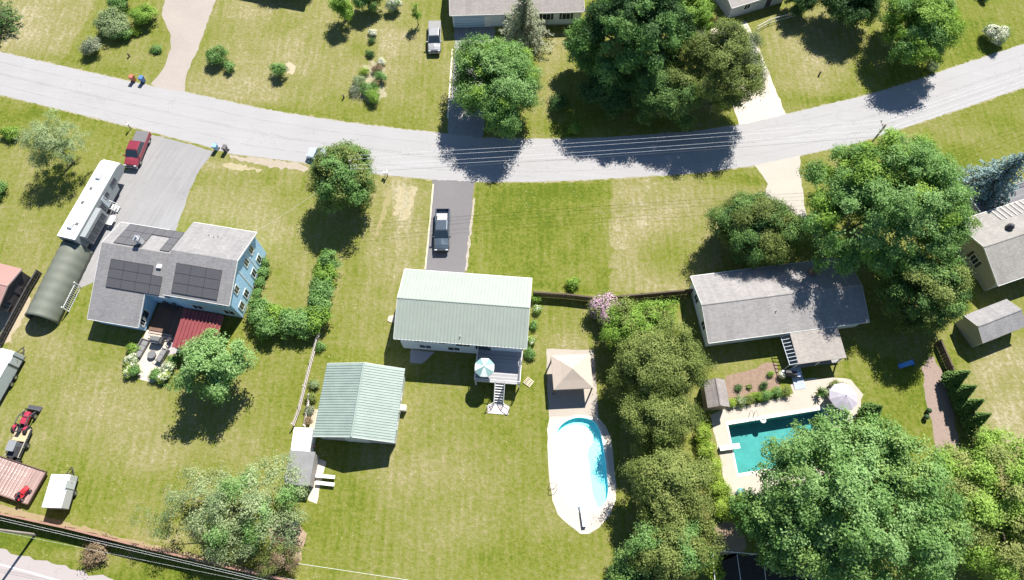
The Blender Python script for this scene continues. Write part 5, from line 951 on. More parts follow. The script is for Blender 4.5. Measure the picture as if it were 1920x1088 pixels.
    for s in (-1, 1):
        b = MB(); b.hexa([(x2 + .12, s * ch * .985, zr_ - .16), (x2 + .18, s * ch * .985, zr_ - .16), (x2 + .18, s * ch * .93, zr_ - .16), (x2 + .12, s * ch * .93, zr_ - .16)], [(x2 - .02, s * ch * .985, zr_ - .06), (x2 + .04, s * ch * .985, zr_ - .06), (x2 + .04, s * ch * .93, zr_ - .06), (x2 - .02, s * ch * .93, zr_ - .06)]); b.tube((x3 - .02, s * W0, zb), (x2, s * ch, zr_ - .08), .035, n=5); b.build('pillar', paint, t)
        b = MB(); b.box(x3 - .32, x3 - .14, s * (hw + .13) - .12, s * (hw + .13) + .12, 1.12, 1.32); b.build('mirror', paint if trim is CHR else BLK, t, bevel=.03)
        b = MB(); b.box(f - .16, f - .02, s * hw * .72 - .17, s * hw * .72 + .17, .76, .93); b.build('headlight', HL, t, bevel=.02)
        b = MB(); b.box(-f - .015, -f + .1, s * (hw - .09) - .08, s * (hw - .09) + .08, .75, 1.08); b.build('taillight', TLM, t, bevel=.01)
    b = MB(); b.box(f - .12, f + .06, -hw * .92, hw * .92, .42, .62); b.build('front_bumper', trim, t, bevel=.04); b = MB(); b.box(-f - .14, -f - .002, -hw * .9, hw * .9, .45, .62); b.build('rear_bumper', trim, t, bevel=.03)
    b = MB(); b.box(f - .1, f - .005, -hw * .5, hw * .5, .64, .9); b.build('grille', BLK, t)
    b = MB(); b.box(-f + .3, f - .35, -hw * .8, hw * .8, .34, .44); b.build('chassis', BLK, t); wheels(t, (-f + 1.15, f - 1.0), hw * .99); return t
gm = M_paint('slate_paint', (.07, .092, .118), .25, .3); a, c_ = (830, 390), (827, 470)
pickup('dark slate blue pickup truck parked nose down the dark driveway', mid(a, c_, 1.1), heading(a, c_, 1.1), gm, 6.2, 1.0, bed=M('liner_grey', (.42, .41, .41), .2, 5), trim=BLK)
a, c_ = (815, 36), (814, 100); pickup('silver pickup truck with a bed cover parked on the lawn at the top', mid(a, c_, 1.0), heading(a, c_, 1.0), M_paint('silver_paint', (.33, .33, .335), .28, .2), 5.9, .98, cover=M('grey_tonneau', (.24, .23, .23), .08, 4))
a, c_ = (270, 244), (241, 314); pickup('red pickup truck with a grey bed cover parked by the camper', mid(a, c_, 1.0), heading(a, c_, 1.0), M_paint('red_paint', (.22, .03, .045), .3), 5.8, 1.0, cover=M('grey_tonneau_dark', (.15, .145, .148), .1, 4))
# compact car behind the round tree
def car(label, g, rz, paint, L_=4.4, hw=.9):
    t = thing('hatchback_car', label, 'car', (g.x, g.y, .012), rz); f = L_ / 2; b = MB(); b.loft([sect(-f, hw * .88, .45, .85, .85), sect(-f + .25, hw * .97, .35, .98, .85), sect(-.6, hw, .32, .95, .9), sect(.6, hw, .32, .95, .9), sect(1.2, hw * .98, .34, .92, .88), sect(f - .25, hw * .95, .38, .78, .82), sect(f, hw * .85, .45, .66, .8)]); b.build('body', paint, t, bevel=.03)
    ch = hw * .76; b = MB(); b.hexa([(-1.35, -ch, 1.38), (.15, -ch, 1.38), (.15, ch, 1.38), (-1.35, ch, 1.38)], [(-1.25, -ch * .9, 1.47), (.0, -ch * .9, 1.47), (.0, ch * .9, 1.47), (-1.25, ch * .9, 1.47)]); b.build('roof', paint, t, bevel=.04); W0 = hw * .9
    for nm, q0, q1 in (('windscreen', (1.0, .94), (.17, 1.4)), ('rear_window', (-2.0, .96), (-1.37, 1.4))):
        d = .05 if nm == 'rear_window' else -.05; b = MB(); b.hexa([(q0[0], -W0 * .95, q0[1]), (q0[0], W0 * .95, q0[1]), (q0[0] + d, W0 * .95, q0[1]), (q0[0] + d, -W0 * .95, q0[1])], [(q1[0], -ch * .96, q1[1]), (q1[0], ch * .96, q1[1]), (q1[0] + d, ch * .96, q1[1]), (q1[0] + d, -ch * .96, q1[1])]); b.build(nm, GLASS, t)
    for s in (-1, 1):
        b = MB(); b.hexa([(-1.9, s * W0, .94), (.85, s * W0, .94), (.85, s * (W0 - .05), .94), (-1.9, s * (W0 - .05), .94)], [(-1.32, s * ch, 1.382), (.12, s * ch, 1.382), (.12, s * (ch - .05), 1.382), (-1.32, s * (ch - .05), 1.382)]); b.build('side_window', GLASS, t)
        b = MB(); b.box(.62, .8, s * (hw + .08) - .1, s * (hw + .08) + .1, .95, 1.08); b.build('mirror', paint, t, bevel=.03); b = MB(); b.box(f - .2, f - .02, s * .58 - .16, s * .58 + .16, .6, .72); b.build('headlight', HL, t, bevel=.02); b = MB(); b.box(-f - .02, -f + .12, s * .62 - .12, s * .62 + .12, .68, .86); b.build('taillight', TLM, t, bevel=.02)
    wheels(t, (-1.32, 1.32), hw, .32, .21); return t
car('pale blue car parked on the street behind the round tree', G(604, 290, .8), heading((620, 296), (580, 288)), M_paint('pale_blue_paint', (.50, .55, .60), .25, .2))
# fifth-wheel camper
cx, cy, rz, L_, W_ = fit((105, 440), (190, 296), (225.5, 301), (140, 452), 3.4); t = thing('camper_trailer', 'long white camper trailer with grey sides and a slide out, parked behind the red pickup', 'camper', (cx, cy, .01), rz); hl, hw = L_ / 2, 1.28
ALU = M_planks('camper_siding', (.29, .31, .31), .16, 2, .05); CW = M('camper_roof', (.82, .82, .80), .04, 1.5, .6)
b = MB(); b.loft([[(x, -hw, z0), (x, hw, z0), (x, hw, z1), (x, -hw, z1)] for x, z0, z1 in ((-hl, .75, 3.28), (hl - 2.9, .75, 3.28), (hl - 2.6, 1.55, 3.3), (hl - .9, 1.6, 3.3), (hl - .15, 1.9, 3.0), (hl - .02, 2.0, 2.7))]); b.build('body', ALU, t, bevel=.06)
b = MB(); b.loft([[(x, -w, z), (x, w, z), (x, w * .96, z + .1), (x, 0, z + .14), (x, -w * .96, z + .1)] for x, w, z in ((-hl + .02, hw * .98, 3.285), (hl - 1.0, hw * .98, 3.31), (hl - .5, hw * .96, 3.2), (hl - .16, hw * .9, 3.01))]); b.build('roof', CW, t)
for x, y, s in ((hl - 3.0, .1, .45), (-hl + 1.7, .1, .45)): b = MB(); b.loft([[(x + dx, y - w, z) for dx, w, z in ()] or [(x - s * k, y - s * .75 * k, z), (x + s * k, y - s * .75 * k, z), (x + s * k, y + s * .75 * k, z), (x - s * k, y + s * .75 * k, z)] for k, z in ((1, 3.41), (1, 3.58), (.8, 3.7))]); b.build('air_conditioner', M('ac_grey', (.42, .42, .42), .1, 4), t, bevel=.03)
for x, y in ((1.3, .3), (-.9, .35), (-4.0, -.5)): b = MB(); b.box(x - .2, x + .2, y - .2, y + .2, 3.40, 3.5); b.build('roof_vent', M('vent_dark', (.12, .12, .12), .1), t, bevel=.02)
b = MB(); b.box(-hl + .8, -hl + 5.2, -hw - .75, -hw - .005, .95, 2.95); so = b.build('slide_out', ALU, t, bevel=.03)
for i in range(4): window(t, 'y-', -hl + 1.3 + i * 1.05, 1.85, .7, 1.3, -hw - .75, frame=M('grey_trim', (.12, .12, .125), .05))
for x, z, w, h in ((1.2, 2.4, .8, .55), (3.3, 2.5, 1.0, .6), (-.3, 1.75, .55, 1.4)): window(t, 'y-', x, z, w, h, -hw, frame=M('grey_trim', (.12, .12, .125), .05))
for x, z, w, h in ((-3, 2.2, 1.2, .7), (.5, 2.2, 1.0, .7)): window(t, 'y+', x, z, w, h, hw, frame=M('grey_trim', (.12, .12, .125), .05))
window(t, 'x-', 0, 2.3, 1.3, .8, -hl, frame=M('grey_trim', (.12, .12, .125), .05)); door(t, 'y-', .6, .75, 1.9, -hw, M('camper_door', (.5, .52, .52), .05), .95)
b = MB(); b.box(-hl + .3, hl - 3.0, -hw + .1, hw - .1, .45, .747); b.build('chassis', BLK, t)
for x in (-1.6, -.7): wheels(t, (x,), hw - .02, .38, .24)
b = MB()
for k in range(3): b.box(.2, 1.0, -hw - .35 - .3 * k, -hw - .08 - .3 * k, .62 - .2 * k, .66 - .2 * k)
b.tube((.2, -hw - .95, .05), (.2, -hw - .02, .75), .025, n=5); b.tube((1.0, -hw - .95, .05), (1.0, -hw - .02, .75), .025, n=5); b.tube((1.0, -hw - .95, .1), (1.0, -hw - .95, 1.0), .025, n=5); b.tube((1.0, -hw - .95, 1.0), (1.0, -hw - .05, 1.6), .025, n=5); b.build('entry_steps', M('alu_steps', (.7, .7, .7), .1, 4, .4, .4), t)
g = G(214, 418); ct_ = thing('folding_table', 'small white folding table with items beside the camper steps', 'table', (g.x, g.y, .01), rz); b = MB(); b.box(-.7, .7, -.35, .35, .68, .72); b.build('tabletop', WHITE, ct_, bevel=.01)
for x in (-.6, .6):
    for y in (-.28, .28): b = MB(); b.tube((x, y, 0), (x, y, .68), .02, n=5); b.build('leg', BLK, ct_)
# hoop tent
TENT = M('olive_tarp', (.135, .145, .115), .14, 1.0, .62, 0, .12); a, c_ = (84, 604), (150, 470); g = mid(a, c_); rz = heading(a, c_); Lt = (G(*a) - G(*c_)).length; t = thing('hoop_tent', 'olive green arched hoop tent in line behind the white camper', 'tent', (g.x, g.y, 0), rz); rr, hh = 2.0, 2.6; nb = 8; b = MB(); secs = []
for i in range(nb * 4 + 1):
    x = -Lt / 2 + Lt * i / (nb * 4); sag = .05 * math.sin(math.pi * (i % 4) / 4) ** .6 ; secs.append([(x, math.cos(th) * (rr - sag), max(0, math.sin(th)) ** .85 * (hh - sag)) for th in [math.pi * k / 18 for k in range(19)]])
n = 19; vs = [p for s in secs for p in s]; b.add(vs, [(k * n + i, k * n + i + 1, (k + 1) * n + i + 1, (k + 1) * n + i) for k in range(len(secs) - 1) for i in range(n - 1)]); o = b.build('cover', TENT, t, smooth=True); sm = o.modifiers.new('thickness', 'SOLIDIFY'); sm.thickness = .03
b = MB()
for i in range(nb + 1):
    x = -Lt / 2 + Lt * i / nb; pts = [(x, math.cos(th) * (rr - .07), max(0, math.sin(th)) ** .85 * (hh - .07)) for th in [math.pi * k / 14 for k in range(15)]]; b.path(pts, .03, 5)
b.build('hoop_frame', M('galvanised', (.4, .4, .4), .1, 4, .4, .6), t)
b = MB(); b.add([(Lt / 2 - .05, math.cos(th) * (rr - .04), max(0, math.sin(th)) ** .85 * (hh - .04)) for th in [math.pi * k / 18 for k in range(19)]], [tuple(range(19))]); b.build('end_panel', TENT, t)
t = thing('garden_gate', 'white lattice gate leaning out from the side of the hoop tent', 'gate', tuple(mid((130, 584), (152, 540))), heading((130, 584), (152, 540))); Lg = (G(130, 584) - G(152, 540)).length; b = MB()
for z in (.1, 1.3): b.box(-Lg / 2, Lg / 2, -.03, .03, z - .05, z + .05)
for i in range(14): x = -Lg / 2 + Lg * i / 13; b.box(x - .03, x + .03, -.025, .025, .0, 1.4)
b.build('panel', WHITE, t); b = MB(); b.box(-Lg / 2 - .14, -Lg / 2 - .01, -.07, .07, 0, 1.6); b.box(Lg / 2 + .01, Lg / 2 + .14, -.07, .07, 0, 1.6); b.build('post', WHITE, t)
# big enclosed trailer on the left edge
def box_trailer(name, label, fitp, h, wl, rf, side_lines=True, tongue=1):
    cx, cy, rz, L_, W_ = fit(*fitp, h); t = thing(name, label, 'trailer', (cx, cy, 0), rz); hl, hw = L_ / 2, W_ / 2; b = MB(); b.box(-hl, hl, -hw, hw, .55, h - .1); b.build('body', wl, t, bevel=.04)
    b = MB(); b.loft([[(x, -hw * .99, h - .098), (x, hw * .99, h - .098), (x, hw * .8, h), (x, 0, h + .05), (x, -hw * .8, h)] for x in (-hl + .01, hl - .01)]); b.build('roof', rf, t)
    b = MB(); b.box(-hl + .1, hl - .1, -hw + .1, hw - .1, .38, .548); s = tongue; b.tube((s * hl, -.6, .45), (s * (hl + 1.1), 0, .45), .05, n=6); b.tube((s * hl, .6, .45), (s * (hl + 1.1), 0, .45), .05, n=6); b.tube((s * (hl + .8), 0, 0), (s * (hl + .8), 0, .8), .035, n=6); b.tube((s * (hl + .3), -.5, .5), (s * (hl + .3), .5, .5), .04, n=6); b.build('tongue', BLK, t)
    wheels(t, (-.45, .45) if L_ > 4.5 else (0,), hw + .12, .34, .2)
    if side_lines:
        for x in (hl - .5, hl - 1.6): b = MB(); b.box(x - .06, x + .06, -hw - .03, -hw + .004, .6, h - .15); b.build('trim_strip', BLK, t)
    b = MB(); b.box(-hl - .02, hl + .02, -hw - .025, -hw - .003, .5, .62); b.box(-hl - .02, hl + .02, hw + .003, hw + .025, .5, .62); b.build('skirt_rail', BLK, t); door(t, 'y-', hl - 1.05, .8, 1.7, -hw, M('trailer_door', (.58, .6, .62), .05), .7); return t
box_trailer('enclosed_trailer', 'large white enclosed trailer with a grey side cut by the left edge', ((-52, 742), (1, 651), (26, 660), (-27, 752)), 2.6, M('trailer_grey', (.50, .545, .575), .05, 2, .45), M('trailer_white', (.80, .80, .79), .04, 2, .5))
cx, cy, rz, L_, W_ = fit((77, 951), (96, 886), (130, 893), (113, 953), 2.1)
box_trailer('cargo_trailer', 'small white cargo trailer beside the pinkish plank deck', ((77, 951), (96, 886), (131, 893), (113, 953)), 2.1, M('trailer_grey_b', (.52, .52, .52), .05, 2, .45), M('trailer_white', (.80, .80, .79)), False)
# tractor and small trailer behind it
g = G(52, 797); rz = heading((45, 830), (66, 785)); RED = M_paint('tractor_red', (.36, .03, .06), .35); t = thing('garden_tractor', 'small red tractor with a loader frame on the left lawn', 'tractor', (g.x, g.y, 0), rz)
b = MB(); b.loft([[(x, -w, z0), (x, w, z0), (x, w, z1 - .12), (x, w * .7, z1), (x, -w * .7, z1), (x, -w, z1 - .12)] for x, w, z0, z1 in ((-.1, .38, .55, 1.12), (.5, .36, .5, 1.12), (1.25, .32, .5, 1.02), (1.4, .28, .55, .95))]); b.build('hood', RED, t, bevel=.04)
for s in (-1, 1): b = MB(); b.loft([[(x, s * .5, z), (x, s * .82, z), (x, s * .82, z - .05), (x, s * .5, z - .05)] for x, z in ((-1.25, .75), (-1.05, 1.05), (-.65, 1.18), (-.25, 1.02))]); b.build('fender', RED, t)
b = MB(); b.box(-1.0, -.5, -.26, .26, .88, .98); b.hexa([(-1.05, -.26, .98), (-.97, -.26, .98), (-.97, .26, .98), (-1.05, .26, .98)], [(-1.15, -.24, 1.4), (-1.08, -.24, 1.4), (-1.08, .24, 1.4), (-1.15, .24, 1.4)]); b.build('seat', BLK, t, bevel=.02)
b = MB(); b.tube((-.05, 0, 1.0), (-.3, 0, 1.3), .025, n=6)
for i in range(12): a0, a1 = 2 * math.pi * i / 12, 2 * math.pi * (i + 1) / 12; b.tube((-.3 + .08 * math.cos(a0), .2 * math.sin(a0), 1.3 + .16 * math.cos(a0)), (-.3 + .08 * math.cos(a1), .2 * math.sin(a1), 1.3 + .16 * math.cos(a1)), .018, n=5)
b.build('steering_wheel', BLK, t); b = MB(); b.box(-1.2, 1.3, -.2, .2, .38, .54); b.box(-.5, 0, -.55, .55, .42, .48); b.build('chassis', BLK, t)
wheels(t, (-.75,), .92, .58, .36); wheels(t, (1.05,), .72, .36, .24)
b = MB()
for s in (-1, 1): b.path([(-.2, s * .62, .5), (-.2, s * .62, 1.3), (.8, s * .62, 1.25), (1.7, s * .62, .5)], .06, 6)
b.tube((.8, -.62, 1.25), (.8, .62, 1.25), .05, n=6); b.build('loader_arm', M('dark_steel', (.10, .10, .11), .2, 5, .5, .4), t); b = MB(); b.loft([[(x, -.85, z), (x, .85, z), (x, .85, z + .05), (x, -.85, z + .05)] for x, z in ((1.72, .75), (1.7, .3), (1.95, .1), (2.3, .08))]); b.build('bucket', M('dark_steel', (.10, .10, .11)), t)
g = G(42, 832); rz = heading((28, 856), (50, 806)); t = thing('utility_trailer', 'small utility trailer with boards and a grey box, hitched behind the red tractor', 'trailer', (g.x, g.y, 0), rz); b = MB(); b.box(-1.7, 1.7, -.85, .85, .5, .58); b.tube((1.7, 0, .5), (2.4, 0, .5), .05, n=6); b.build('bed', M('black_steel', (.05, .05, .055), .2), t)
b = MB()
for s, h in ((-1, .95), (1, .8)): b.box(-1.7, 1.7, s * .85 - .03, s * .85 + .03, h - .08, h)
for x in (-1.65, -.5, .6, 1.65):
    for s in (-1, 1): b.box(x - .03, x + .03, s * .85 - .025, s * .85 + .025, .58, .9)
b.build('side_rail', M('rail_beige', (.50, .46, .36), .15, 4), t); wheels(t, (-.2,), 1.05, .3, .18)
for nm, lb, x0, x1, y0, y1, z1, mt in (('tan_board', 'tan plywood sheets lying on the front of the utility trailer', .2, 1.55, -.7, .8, .78, M('tan_ply', (.52, .38, .22), .12, 3)), ('grey_box', 'grey lidded box on the back of the utility trailer', -1.1, .05, -.1, .8, 1.2, M('grey_box', (.22, .23, .24), .1, 3)), ('black_crate', 'black crate beside the grey box on the utility trailer', -1.6, -.5, -.75, -.2, .95, BLK)):
    q = thing(nm, lb, 'box' if 'board' not in nm else 'boards', (t.location.x + math.cos(rz) * (x0 + x1) / 2 - math.sin(rz) * (y0 + y1) / 2, t.location.y + math.sin(rz) * (x0 + x1) / 2 + math.cos(rz) * (y0 + y1) / 2, .582), rz); hx, hy = (x1 - x0) / 2, (y1 - y0) / 2
    if nm == 'tan_board':
        for k in range(4): b = MB(); j = rng.normal() * .04; b.box(-hx + j, hx + j, -hy, hy, k * .05, k * .05 + .045); b.build('sheet', mt, q)
    else:
        b = MB(); b.box(-hx, hx, -hy, hy, 0, z1 - .66); b.build('body', mt, q, bevel=.02); b = MB(); b.box(-hx - .03, hx + .03, -hy - .03, hy + .03, z1 - .657, z1 - .6); b.build('lid', mt, q, bevel=.01)
# plank deck trailer with red mower
PK = M_planks('pink_planks', (.36, .24, .21), .15, 0, .28); cx, cy, rz, L_, W_ = fit((-40, 842), (82, 885), (57, 946), (-68, 905), .6); t = thing('flatbed_trailer', 'long flatbed trailer with pinkish worn planks at the bottom left', 'trailer', (cx, cy, 0), rz); hl, hw = L_ / 2, W_ / 2
b = MB(); b.box(-hl, hl, -hw, hw, .5, .58); b.build('plank_bed', PK, t); b = MB()
for s in (-1, 1): b.box(-hl, hl, s * (hw + .05) - .04, s * (hw + .05) + .04, .42, .7)
b.box(hl + .002, hl + .08, -hw, hw, .42, .7); b.tube((-hl, 0, .45), (-hl - 1.2, 0, .45), .06, n=6); b.build('frame', M('rust_steel', (.12, .07, .055), .25, 5), t); wheels(t, (-.5, .4), hw + .3, .34, .2)
b = MB()
for i in range(int(L_ / .42)):
    x = -hl + .25 + i * .42
    if x > hl - 1.9: break
    b.box(x - .05, x + .05, -hw + .1, hw - .1, .583, .66)
b.build('cleat', M_planks('pale_cleat', (.58, .46, .42), .3, 1), t)
g = G(46, 926, .6); t = thing('riding_mower', 'bright red riding mower on the end of the pinkish flatbed trailer', 'mower', (g.x, g.y, .582), rz + R(70)); b = MB(); b.loft([[(x, -w, .35), (x, w, .35), (x, w, z), (x, w * .6, z + .1), (x, -w * .6, z + .1), (x, -w, z)] for x, w, z in ((.0, .33, .6), (.5, .3, .62), (.85, .24, .5))]); b.build('hood', M_paint('mower_red', (.55, .03, .04), .3), t, bevel=.03)
b = MB(); b.box(-.75, 0, -.45, .45, .38, .48); b.build('fender', M_paint('mower_red', (.5, .03, .03)), t, bevel=.04); b = MB(); b.box(-.6, -.25, -.2, .2, .5, .58); b.box(-.68, -.6, -.2, .2, .5, .85); b.build('seat', BLK, t, bevel=.02); b = MB(); b.tube((.05, 0, .6), (-.1, 0, .88), .02, n=5); b.lathe([(.17, .88), (.19, .89), (.17, .91), (.15, .89)], 12, (-.1, 0, 0)); b.build('steering_wheel', BLK, t); wheels(t, (-.5,), .5, .26, .2); wheels(t, (.6,), .45, .19, .14)

# ------------------------------------------------------------ street furniture
def bin_(label, p, rz, col, nm):
    g = G(*p); t = thing('wheelie_bin', label, 'bin', (g.x, g.y, .012), rz, 'wheeled bins at the kerb'); m_ = M(nm, col, .1, 3, .45); b = MB(); b.hexa([(-.24, -.22, .06), (.24, -.22, .06), (.24, .22, .06), (-.24, .22, .06)], [(-.34, -.29, 1.0), (.34, -.29, 1.0), (.34, .29, 1.0), (-.34, .29, 1.0)]); b.build('body', m_, t, bevel=.02)
    b = MB(); b.hexa([(-.38, -.31, 1.003), (.36, -.31, 1.003), (.36, .31, 1.003), (-.38, .31, 1.003)], [(-.34, -.27, 1.08), (.33, -.27, 1.08), (.33, .27, 1.08), (-.34, .27, 1.08)]); b.build('lid', M(nm + '_lid', tuple(min(1, c * 1.15) for c in col), .08, 3, .4), t, bevel=.02); b = MB(); b.tube((-.42, -.25, .98), (-.42, .25, .98), .02, n=6); b.build('handle', BLK, t)
    for y in (-.27, .27): b = MB(); b.lathe([(.0, y - .03), (.12, y - .03), (.12, y + .03), (.0, y + .03)], 12, (-.28, 0, .12), 'y'); b.build('wheel', TYRE, t)
bin_('orange red wheeled bin across the street from the red pickup', (252, 152), R(75), (.42, .13, .08), 'bin_red'); bin_('blue wheeled bin next to the orange red bin', (270, 154), R(75), (.08, .17, .36), 'bin_blue'); bin_('light blue wheeled bin at the corner of the grey driveway', (407, 281), R(-105), (.22, .36, .52), 'bin_light'); bin_('dark grey wheeled bin next to the light blue one', (425, 284), R(-105), (.12, .11, .11), 'bin_dark')
def mailbox(label, p, rz, n=1):
    g = G(*p); t = thing('mailbox', label, 'mailbox', (g.x, g.y, 0), rz); b = MB(); b.box(-.05, .05, -.05, .05, 0, 1.0); b.build('post', M('post_wood', (.25, .2, .16), .2), t)
    b = MB(); b.loft([[(x, -.11, 1.0), (x, .11, 1.0), (x, .11, 1.14), (x, .06, 1.23), (x, -.06, 1.23), (x, -.11, 1.14)] for x in (-.28, .28)]); b.build('box', WHITE, t, bevel=.01); b = MB(); b.box(.283, .295, -.1, .1, 1.01, 1.2); b.build('door', M('mail_door', (.6, .6, .6), .05), t); b = MB(); b.box(.0, .2, .112, .125, 1.15, 1.3); b.build('flag', M('flag_red', (.5, .04, .04), .05), t)
    if n > 1: b = MB(); b.box(-.2, .2, .2, .5, .75, .98); b.tube((0, .35, 0), (0, .35, .75), .04, n=5); b.build('paper_box', M('paper_box', (.6, .6, .58), .06), t)
mailbox('white mailbox with a paper box on the verge right of the round tree', (727, 331), R(80), 2); mailbox('white mailbox on the verge at the corner beside the red pickup', (246, 242), R(75))
for p_, lb in (((645, 184), 'short dark marker post on the verge left of the island flower bed'), ((1536, 140), 'short dark post alone on the right hand lawn'), ((243, 106), 'slim dark post on the lawn below the top left thicket'), ((1458, 52), 'short dark garden post below the white railing')):
    g = G(*p_); t = thing('marker_post', lb, 'post', (g.x, g.y, 0)); b = MB(); b.box(-.09, .09, -.09, .09, 0, .55); b.build('shaft', M('post_dark', (.10, .08, .06), .2), t); b = MB(); b.lathe([(.15, .55), (.15, .59), (.0, .68)], 8); b.build('cap', M('post_dark', (.1, .08, .06)), t)
def pole(label, g, h, rz, arm=1.1, tx=True):
    t = thing('utility_pole', label, 'utility pole', (g.x, g.y, 0), rz); W = M('pole_wood', (.36, .31, .26), .2, 3, .9); b = MB(); b.tube((0, 0, 0), (0, 0, h), .17, .12, 10); b.build('shaft', W, t); b = MB(); b.box(-.06, .06, -arm, arm, h - .75, h - .63); b.build('crossarm', W, t)
    for y in (-arm + .08, -arm * .4, arm * .4, arm - .08): b = MB(); b.lathe([(.04, h - .63), (.06, h - .55), (.03, h - .5), (.05, h - .46), (.0, h - .42)], 8, (0, y, 0)); b.build('insulator', M('porcelain', (.6, .6, .6), .05, 3, .2), t)
    if tx: b = MB(); b.lathe([(.0, h - 2.3), (.26, h - 2.3), (.28, h - 1.4), (.2, h - 1.3), (.0, h - 1.3)], 14, (.45, 0, 0)); b.build('transformer', M('transformer_grey', (.5, .5, .5), .1, 3, .4), t)
    return t
def wire(label, a, b_, sag, r, mat, grp):
    a = Vector(a); b_ = Vector(b_); pts = [a.lerp(b_, i / 24) - Vector((0, 0, sag * 4 * (i / 24) * (1 - i / 24))) for i in range(25)]; mb = MB(); mb.path([p - a for p in pts], r, 5); o = mb.build('power_line', mat); o.location = a; tag(o, label, 'cable', grp); return o
CAB = M('bare_aluminium', (.80, .80, .80), .03, 3, .5); hP = 8.6
pA_ = G(655, 301, hP); pB_ = G(1662, 233, hP); rzp = math.atan2(pB_.y - pA_.y, pB_.x - pA_.x)
pole('utility pole rising through the round street edge tree', pA_, hP, rzp); pole('utility pole hidden in the crown of the huge maple', pB_, hP, rzp, tx=False); d = Vector((math.cos(rzp), math.sin(rzp), 0)); nrm = Vector((-d.y, d.x, 0)); far = pB_ + Vector((60, 24, 0))
lbs = ['power line nearest the far kerb of the street', 'second power line across the street shadow', 'third power line across the street shadow', 'power line nearest the lower kerb of the street']
for i, o_ in enumerate((1.02, .44, -.44, -1.02)):
    z = Vector((0, 0, -.42)); wire(lbs[i], pA_ + nrm * o_ + z, pB_ + nrm * o_ + z, .55, .011, CAB, 'power lines along the street'); wire(lbs[i] + ', stretch beyond the right hand pole', pB_ + nrm * o_ + z, far + nrm * o_ + z, .5, .011, CAB, 'power lines along the street')
wire('lower thick cable strung between the two street poles', pA_ + Vector((0, 0, -2.6)), pB_ + Vector((0, 0, -2.6)),   .4, .014, M('black_cable', (.10, .10, .10), .1), 'power lines along the street'); wire('thin service cable from the street pole to the blue house', pA_ + Vector((0, 0, -1.2)), G(470, 440, 5.6), .5, .009, CAB, 'power lines along the street')
g = G(66, 1003); pole('pale wooden utility pole by the highway in the bottom left corner', g, 10.5, R(-14), 1.2, False)
for i, (a, c_) in enumerate((((-60, 957), (505, 1089)), ((-60, 961.5), (500, 1092)), ((-60, 985), (480, 1093)))):
    wire(['upper bright cable along the wooden fence', 'second bright cable just below the upper one along the wooden fence', 'lower bright cable over the highway verge'][i], G(*a, 6.5), G(*c_, 6.5), .35, .009 if i < 2 else .006, CAB, 'cables along the highway')
wire('single bright cable crossing the bottom of the middle lawn', G(560, 1057, 6.0), G(800, 1093, 6.0), .1, .016, CAB, 'cables along the highway')

# ------------------------------------------------------------ fences, walls, kerb stones
def board_fence(label, pts, h, mat, cat='fence', post_mat=None, gap=2.4, pickets=False, name='fence', step=.16):
    g0 = G(*pts[0]); t = thing(name, label, cat, (g0.x, g0.y, 0)); n = 0
    for a, c_ in zip(pts[:-1], pts[1:]):
        a = G(*a) - g0; c_ = G(*c_) - g0; d = (c_ - a); L_ = d.length; d.normalize(); rz = math.atan2(d.y, d.x); nrm = Vector((-d.y, d.x, 0)); b = MB()
        def bx(s0, s1, o0, o1, z0, z1):
            q = [a + d * s0 + nrm * o0, a + d * s1 + nrm * o0, a + d * s1 + nrm * o1, a + d * s0 + nrm * o1]; b.hexa([(p.x, p.y, z0) for p in q], [(p.x, p.y, z1) for p in q])
        k = int(L_ / step)
        for i in range(k):
            s = L_ * i / k; w = (step * (.55 if pickets else .97)); j = rng.normal() * .012; bx(s, s + w, -.02 + j, .01 + j, .04, h + rng.normal() * .015)
        for z in (.35, h - .3): bx(0, L_, .012 + .03, .09, z, z + .09)
        if not pickets: bx(0, L_, -.07, .12, h + .045, h + .08)
        b.build('panel', mat, t); m_ = max(1, int(L_ / gap))
        for i in range(m_ + 1):
            if n > 95: break
            p = a.lerp(c_, i / m_); q = MB(); q.box(p.x - .06, p.x + .06, p.y + .1 - .06, p.y + .1 + .06, 0, h + .1, rz); q.build('post', post_mat or mat, t); n += 1
    return t
BRW = M('fence_brown', (.30, .17, .125), .25, 5, .85)
board_fence('long brown board fence along the highway at the bottom left', [(-80, 948), (0, 963), (140, 993), (300, 1033), (440, 1066), (570, 1094)], 1.7, BRW)
board_fence('dark board fence between the green roofed house and the ranch house', [(1000, 556), (1060, 560), (1120, 567), (1200, 560), (1298, 551)], 1.3, M('fence_dark', (.10, .075, .055), .25, 5, .9))
board_fence('pale picket fence running down from the hedge to the white storage shed', [(600, 628), (583, 690), (563, 770), (552, 800)], 1.15, M('picket_white', (.62, .55, .52), .12, 4), pickets=True, step=.2)
board_fence('second pale picket run inside the fence border', [(582, 745), (578, 770), (573, 802)], .9, M('picket_white', (.62, .55, .52)), pickets=True, step=.2)
board_fence('dark low screen fence along the right side of the pink roofed building', [(78, 515), (60, 545), (20, 620), (-20, 700)], 1.1, M('screen_dark', (.05, .048, .048), .2, 5))
g = G(1440, 44); t = thing('railing', 'thin white railing beside the top right garage', 'railing', (g.x, g.y, 0)); pts = [tuple((G(*p) - g).xy) for p in ((1418, 57), (1442, 44), (1490, 31))]
for a, c_ in zip(pts[:-1], pts[1:]): railing(t, [a, c_], 0, .9, .35, WHITE, 'railing_panel')
board_fence('low wooden fence behind the arborvitae along the brown path', [(1754, 645), (1776, 695), (1794, 745), (1812, 800)], 1.2, M('fence_dark', (.10, .075, .055)), pickets=False)
board_fence('picket fence by the bottom edge left of the mulched yard', [(470, 1072), (520, 1082), (580, 1094)], 1.0, M('picket_grey', (.5, .46, .43), .12, 4), pickets=True, step=.2)
